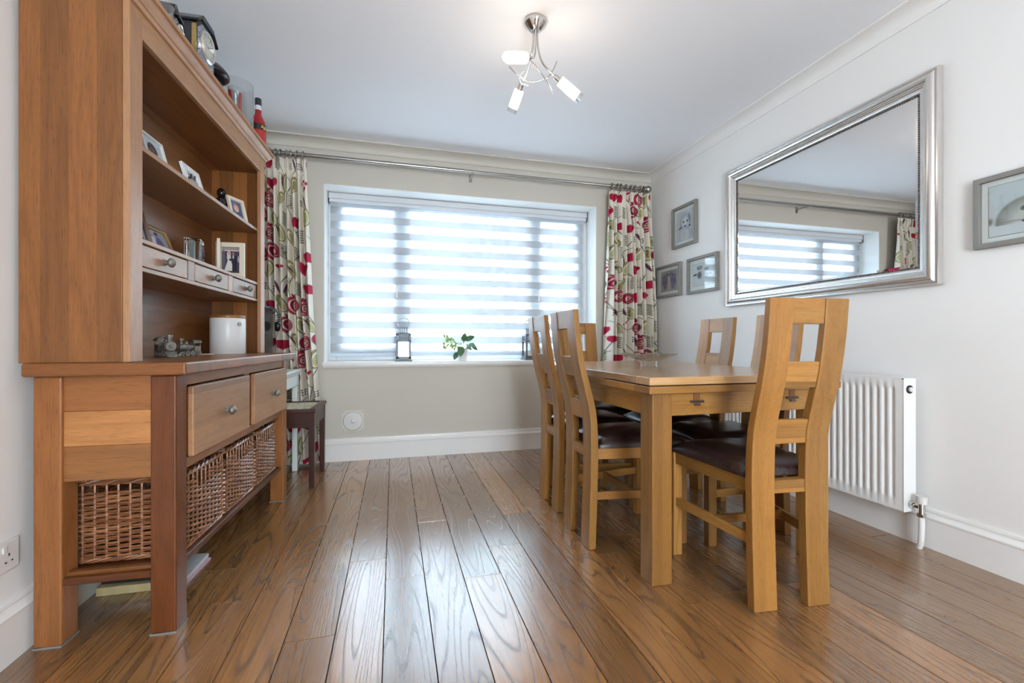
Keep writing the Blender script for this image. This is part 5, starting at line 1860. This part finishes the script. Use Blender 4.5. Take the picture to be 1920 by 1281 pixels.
# ribbed front sheet: outline in y, height bands blended flat at top and bottom
np_ = int(round((2 * hl - 0.06) / 0.0333))
ys, dep = [], []
def rib(y):
    t_ = (y + hl - 0.03) / ((2 * hl - 0.06) / np_)
    if t_ < 0 or t_ > np_: return 0.0
    f_ = t_ % 1.0
    d_ = abs(f_ - 0.5) * 2           # 1 at rib edge, 0 in the groove
    return 0.011 * (1 - min(1.0, max(0.0, (d_ - 0.34) / 0.30)))
ny_ = np_ * 10
yv = [-hl + 2 * hl * k / ny_ for k in range(ny_ + 1)]
yv = [-hl] + [(-hl + 0.03) + (2 * hl - 0.06) * k / (np_ * 10) for k in range(np_ * 10 + 1)] + [hl]
zv = [(RZ0, 0), (RZ0 + 0.045, 0), (RZ0 + 0.060, 1), (RZ1 - 0.050, 1), (RZ1 - 0.035, 0), (RZ1, 0)]
vs, fs = [], []
for z, k in zv:
    for y in yv:
        vs.append((rib(y) * k, y, z))
m_ = len(yv)
for j in range(len(zv) - 1):
    for i in range(m_ - 1):
        fs.append((j * m_ + i, j * m_ + i + 1, (j + 1) * m_ + i + 1, (j + 1) * m_ + i))
pn = MB().add(vs, fs)
pn.build('front_panel', MAT['rad'], rd, smooth=50)
bk_ = MB().box(0.012, 0.016, -hl + 0.002, hl - 0.002, RZ0 + 0.003, RZ1 - 0.003).box(0.058, 0.070, -hl + 0.002, hl - 0.002, RZ0, RZ1)
bk_.build('rear_panel', MAT['rad'], rd)
for s in (-1, 1):
    y0, y1 = sorted((s * hl, s * (hl + 0.004)))
    MB().box(-0.002, 0.072, y0, y1, RZ0 - 0.002, RZ1 + 0.004).build('side_cover', MAT['rad'], rd, bevel=0.0015)
tg = MB().box(-0.002, 0.072, -hl, -hl + 0.006, RZ1, RZ1 + 0.006).box(-0.002, 0.004, -hl, hl, RZ1, RZ1 + 0.006).box(0.066, 0.072, -hl, hl, RZ1, RZ1 + 0.006)
for k in range(46):
    y = -hl + 0.02 + k * (2 * hl - 0.04) / 45
    tg.box(0.004, 0.066, y - 0.004, y + 0.004, RZ1 + 0.001, RZ1 + 0.004)
tg.build('top_grille', MAT['rad'], rd)
MB().lathe([(0.011, 0.0), (0.019, 0.0), (0.019, 0.004), (0.011, 0.004)], 20, (0.030, -hl - 0.004, RZ1 - 0.045), closed=True, M=Matrix.Rotation(R(90), 4, 'X')).build('bleed_gasket', MAT['plastic_black'], rd)
MB().lathe([(0, 0), (0.0105, 0), (0.0105, 0.010), (0.006, 0.013), (0, 0.013)], 18, (0.030, -hl - 0.004, RZ1 - 0.045), M=Matrix.Rotation(R(90), 4, 'X')).build('bleed_plug', MAT['ceramic'], rd, smooth=40)
for z in (0.62, 0.28):
    MB().box(0.070, 0.109, hl * 0.3 - 0.02, hl * 0.3 + 0.02, z - 0.02, z + 0.02).box(0.070, 0.109, -hl * 0.6 - 0.02, -hl * 0.6 + 0.02, z - 0.02, z + 0.02).build('wall_bracket', MAT['steel'], rd)
vy = -hl - 0.05
vv = MB().cyl((0.035, -hl - 0.004, 0.190), (0.035, vy, 0.190), 0.010, n=18).cyl((0.035, -hl - 0.010, 0.190), (0.035, -hl - 0.024, 0.190), 0.016, n=8)
vv.cyl((0.035, vy, 0.155), (0.035, vy, 0.207), 0.0125, n=18).cyl((0.035, vy, 0.148), (0.035, vy, 0.163), 0.0165, n=8)
vv.build('valve', MAT['chrome'], rd, smooth=35)
MB().lathe([(0, 0.207), (0.019, 0.207), (0.021, 0.236), (0.022, 0.240), (0.0, 0.243)], 20, (0.035, vy, 0)).build('valve_cap', MAT['ceramic'], rd, smooth=40)
MB().tube([(0.035, vy, 0.150), (0.035, vy, 0.10), (0.036, vy + 0.003, 0.05), (0.046, vy + 0.012, 0.018), (0.048, vy + 0.02, 0.0)], 0.0115, 12).build('pipe', MAT['rad'], rd, smooth=60)

# ================================================================== MIRROR
my0, my1, mz0, mz1 = 1.387, 2.672, 1.175, 2.136
mr = empty('wall_mirror', (XR, (my0 + my1) / 2, (mz0 + mz1) / 2), R(-90), 'large rectangular mirror in a moulded silver frame on the right wall', 'mirror')
mw, mh = my1 - my0, mz1 - mz0
prof = [(0, 0), (0, 0.022), (0.004, 0.030), (0.010, 0.031), (0.014, 0.026), (0.020, 0.034), (0.028, 0.040), (0.038, 0.042), (0.046, 0.038), (0.050, 0.030), (0.054, 0.030), (0.058, 0.026),
        (0.062, 0.026), (0.066, 0.021), (0.074, 0.019), (0.080, 0.016), (0.084, 0.012), (0.084, 0.0)]
MB().frame(prof, mw, mh).build('frame', MAT['silver'], mr, smooth=28)
gw, gh = mw - 2 * 0.080, mh - 2 * 0.080
bv = 0.022
vs = [(-gw / 2, -0.008, -gh / 2), (gw / 2, -0.008, -gh / 2), (gw / 2, -0.008, gh / 2), (-gw / 2, -0.008, gh / 2),
      (-gw / 2 + bv, -0.0095, -gh / 2 + bv), (gw / 2 - bv, -0.0095, -gh / 2 + bv), (gw / 2 - bv, -0.0095, gh / 2 - bv), (-gw / 2 + bv, -0.0095, gh / 2 - bv)]
vs += [(x, -0.003, z) for x, y, z in vs[:4]]
MB().add(vs, [(4, 5, 6, 7), (0, 1, 5, 4), (1, 2, 6, 5), (2, 3, 7, 6), (3, 0, 4, 7), (0, 8, 9, 1), (1, 9, 10, 2), (2, 10, 11, 3), (3, 11, 8, 0), (8, 11, 10, 9)]).build('mirror_glass', MAT['mirror'], mr)
bd = MB()
def beads(x0, z0, x1, z1):
    n_ = int(math.hypot(x1 - x0, z1 - z0) / 0.0105)
    for k in range(n_):
        t_ = k / n_
        bd.sphere((x0 + (x1 - x0) * t_, -0.0125, z0 + (z1 - z0) * t_), 0.0048, 6, 4)
q, r_ = mw / 2 - 0.086, mh / 2 - 0.086
beads(-q, -r_, q, -r_); beads(q, -r_, q, r_); beads(q, r_, -q, r_); beads(-q, r_, -q, -r_)
bd.build('beading', MAT['bead'], mr, smooth=170)


# ================================================================== PICTURES ON THE RIGHT WALL
def wall_picture(label, y0, y1, z0, z1, img, bw=0.022, depth=0.028, mount=0.03):
    w, h = y1 - y0, z1 - z0
    e = empty('framed_picture', (XR, (y0 + y1) / 2, (z0 + z1) / 2), R(-90), label, 'picture', 'taupe framed photographs on the right wall')
    MB().frame([(0, 0.001), (0, depth), (bw, depth), (bw, 0.001)], w, h).build('frame', MAT['grey_frame'], e, bevel=0.0015)
    iw_, ih_ = w - 2 * bw, h - 2 * bw
    MB().box(-iw_ / 2, iw_ / 2, -0.010, -0.001, -ih_ / 2, ih_ / 2).build('mount', MAT['mount'], e)
    pw, ph = iw_ - 2 * mount, ih_ - 2 * mount
    MB().box(-pw / 2 - 0.0015, pw / 2 + 0.0015, -0.0104, -0.0095, -ph / 2 - 0.0015, ph / 2 + 0.0015).build('mount_line', MAT['bead'], e)
    P = print_plane(img, pw, ph, -0.0108)
    P[..., 2] -= ph / 2
    col_grid('photograph', P, img, MAT['photo'], e)
    MB().box(-iw_ / 2, iw_ / 2, -0.0165, -0.0155, -ih_ / 2, ih_ / 2).build('glass', pane_m, e)
    return e


wall_picture('upright taupe framed photo of a baby facing the camera, between curtain and mirror', 3.005, 3.315, 1.712, 2.056, img_baby(), mount=0.030)
wall_picture('taupe framed print of two purple baby feet beside the right curtain', 3.205, 3.545, 1.315, 1.596, img_feet(), mount=0.030)
wall_picture('taupe framed print of two grey handprints, left of the mirror and below the baby photo', 2.765, 3.115, 1.308, 1.594, img_hands(), mount=0.034)
wall_picture('taupe framed photo of a sleeping baby at the right edge of the photo', 0.865, 1.270, 1.299, 1.585, img_sleeper(), bw=0.020, mount=0.022)

# ================================================================== SOCKET
so = empty('wall_socket', (XL, 1.570, 0.305), 0, 'white double wall socket low on the left wall beside the dresser', 'socket')
MB().box(0.0, 0.010, -0.073, 0.073, -0.043, 0.043).build('face_plate', MAT['ceramic'], so, bevel=0.003)
hs = MB()
for y in (-0.036, 0.036):
    for dy, dz, a, b in ((0, 0.004, 0.002, 0.004), (-0.011, -0.016, 0.0032, 0.002), (0.011, -0.016, 0.0032, 0.002)):
        hs.box(0.0095, 0.0106, y + dy - a, y + dy + a, dz - b, dz + b)
hs.build('pin_holes', MAT['plastic_black'], so)
for y in (-0.018, 0.018):
    MB().box(0.010, 0.014, y - 0.006, y + 0.006, 0.014, 0.032).build('rocker_switch', MAT['ceramic'], so, bevel=0.001)

# ================================================================== CEILING LIGHT
CPX, CPY = 0.659, 2.028
lp = empty('ceiling_light', (CPX, CPY, ZC), 0, 'chrome three arm ceiling light with lit glass tube shades', 'ceiling light')
sn, cs = math.sin(TH), math.cos(TH)


def W_(r, d, z):
    return (r * cs + d * sn, -r * sn + d * cs, z - ZC)


MB().lathe([(0, -0.0), (0.054, 0.0), (0.056, -0.012), (0.054, -0.018), (0.026, -0.046), (0.022, -0.050), (0, -0.050)], 40).build('canopy', MAT['chrome'], lp, smooth=35)


def smooth_path(P, n=8):
    out = []
    P = [Vector(p) for p in P]
    for i in range(len(P) - 1):
        p0, p1, p2, p3 = P[max(i - 1, 0)], P[i], P[i + 1], P[min(i + 2, len(P) - 1)]
        for k in range(n):
            t_ = k / n
            out.append(0.5 * ((2 * p1) + (-p0 + p2) * t_ + (2 * p0 - 5 * p1 + 4 * p2 - p3) * t_ ** 2 + (-p0 + 3 * p1 - 3 * p2 + p3) * t_ ** 3))
    out.append(P[-1])
    return out


bulb_m = plain('bulb_glow', (1, 0.9, 0.75, 1), 0.5, emit=(1.0, 0.84, 0.62, 1), estr=6.0)
shade_m, nt, b = new_mat('frosted_shade')
nt.nodes.remove(b)
tl = nt.nodes.new('ShaderNodeBsdfTranslucent'); tl.inputs['Color'].default_value = (0.95, 0.92, 0.86, 1)
tr = nt.nodes.new('ShaderNodeBsdfTransparent')
gs = nt.nodes.new('ShaderNodeBsdfGlossy'); gs.inputs['Roughness'].default_value = 0.12
ma = nt.nodes.new('ShaderNodeMixShader'); ma.inputs[0].default_value = 0.5
mb_ = nt.nodes.new('ShaderNodeMixShader'); mb_.inputs[0].default_value = 0.1
nt.links.new(tl.outputs[0], ma.inputs[1]); nt.links.new(tr.outputs[0], ma.inputs[2])
nt.links.new(ma.outputs[0], mb_.inputs[1]); nt.links.new(gs.outputs[0], mb_.inputs[2])
nt.links.new(mb_.outputs[0], nt.nodes['Material Output'].inputs['Surface'])

arms = [([(-0.010, 0.0, 2.42), (-0.014, 0.0, 2.33), (-0.035, 0.03, 2.25), (-0.066, 0.055, 2.195)], (-0.070, 0.06, 2.185), (-0.113, 0.12, 2.096)),
        ([(0.010, 0.0, 2.42), (0.013, 0.0, 2.34), (0.035, 0.0, 2.265), (0.098, 0.0, 2.195)], (0.105, 0.0, 2.188), (0.215, 0.02, 2.105)),
        ([(0.0, -0.010, 2.42), (0.0, -0.012, 2.34), (-0.008, -0.06, 2.255), (-0.036, -0.145, 2.197)], (-0.042, -0.15, 2.192), (-0.136, -0.235, 2.140))]
for P, s0, s1 in arms:
    a = MB().tube(smooth_path([W_(*p) for p in P]), 0.0050, 10)
    ao = a.build('arm', MAT['chrome'], lp, smooth=60)
    p0, p1 = Vector(W_(*s0)), Vector(W_(*s1))
    dv = (p1 - p0).normalized()
    MB().cyl(p0 - dv * 0.012, p0 + dv * 0.022, 0.013, 0.013, 20).sphere(p0 - dv * 0.010, 0.013, 16, 10).build('lamp_holder', MAT['chrome'], ao, smooth=40)
    Mq = Matrix.Translation(p0) @ dv.to_track_quat('Z', 'Y').to_matrix().to_4x4()
    L = (p1 - p0).length
    MB().lathe([(0.008, 0.016), (0.0245, 0.016), (0.0245, L - 0.014), (0.023, L - 0.013), (0.0215, L - 0.014), (0.0215, 0.019), (0.008, 0.019)], 28, M=Mq).build('glass_shade', shade_m, ao, smooth=40)
    MB().lathe([(0.0247, L - 0.0138), (0.0255, L + 0.006), (0.0215, L + 0.006), (0.0215, L - 0.0138)], 28, closed=True, M=Mq).build('clear_rim', MAT['thin_glass'], ao, smooth=40)
    MB().lathe([(0, 0.024), (0.009, 0.024), (0.010, 0.03), (0.010, L * 0.72), (0.006, L * 0.80), (0, L * 0.81)], 16, M=Mq).build('bulb', bulb_m, ao, smooth=50)
wires = [[(-0.125, -0.02, 2.235), (-0.085, -0.02, 2.195), (-0.02, 0.0, 2.172), (0.05, 0.0, 2.19), (0.085, 0.01, 2.235), (0.105, 0.02, 2.285)],
         [(-0.075, -0.11, 2.245), (-0.02, -0.05, 2.238), (0.035, 0.0, 2.205), (0.075, 0.03, 2.165), (0.088, 0.035, 2.135)],
         [(-0.055, 0.0, 2.225), (-0.075, 0.01, 2.205), (-0.070, 0.02, 2.182), (-0.035, 0.03, 2.172)]]
for P in wires:
    MB().tube(smooth_path([W_(*p) for p in P]), 0.0030, 8).build('scroll_wire', MAT['chrome'], lp, smooth=60)
for P, s0, s1 in arms:
    q = W_(*[(u * 0.4 + v * 0.6) for u, v in zip(s0, s1)])
    l = bpy.data.lights.new('lamp_glow', 'POINT')
    l.energy = 4.2
    l.color = (1.0, 0.84, 0.68)
    l.shadow_soft_size = 0.03
    lo = bpy.data.objects.new('lamp_glow', l)
    COL.objects.link(lo)
    lo.location = (q[0] + CPX, q[1] + CPY, q[2] + ZC)
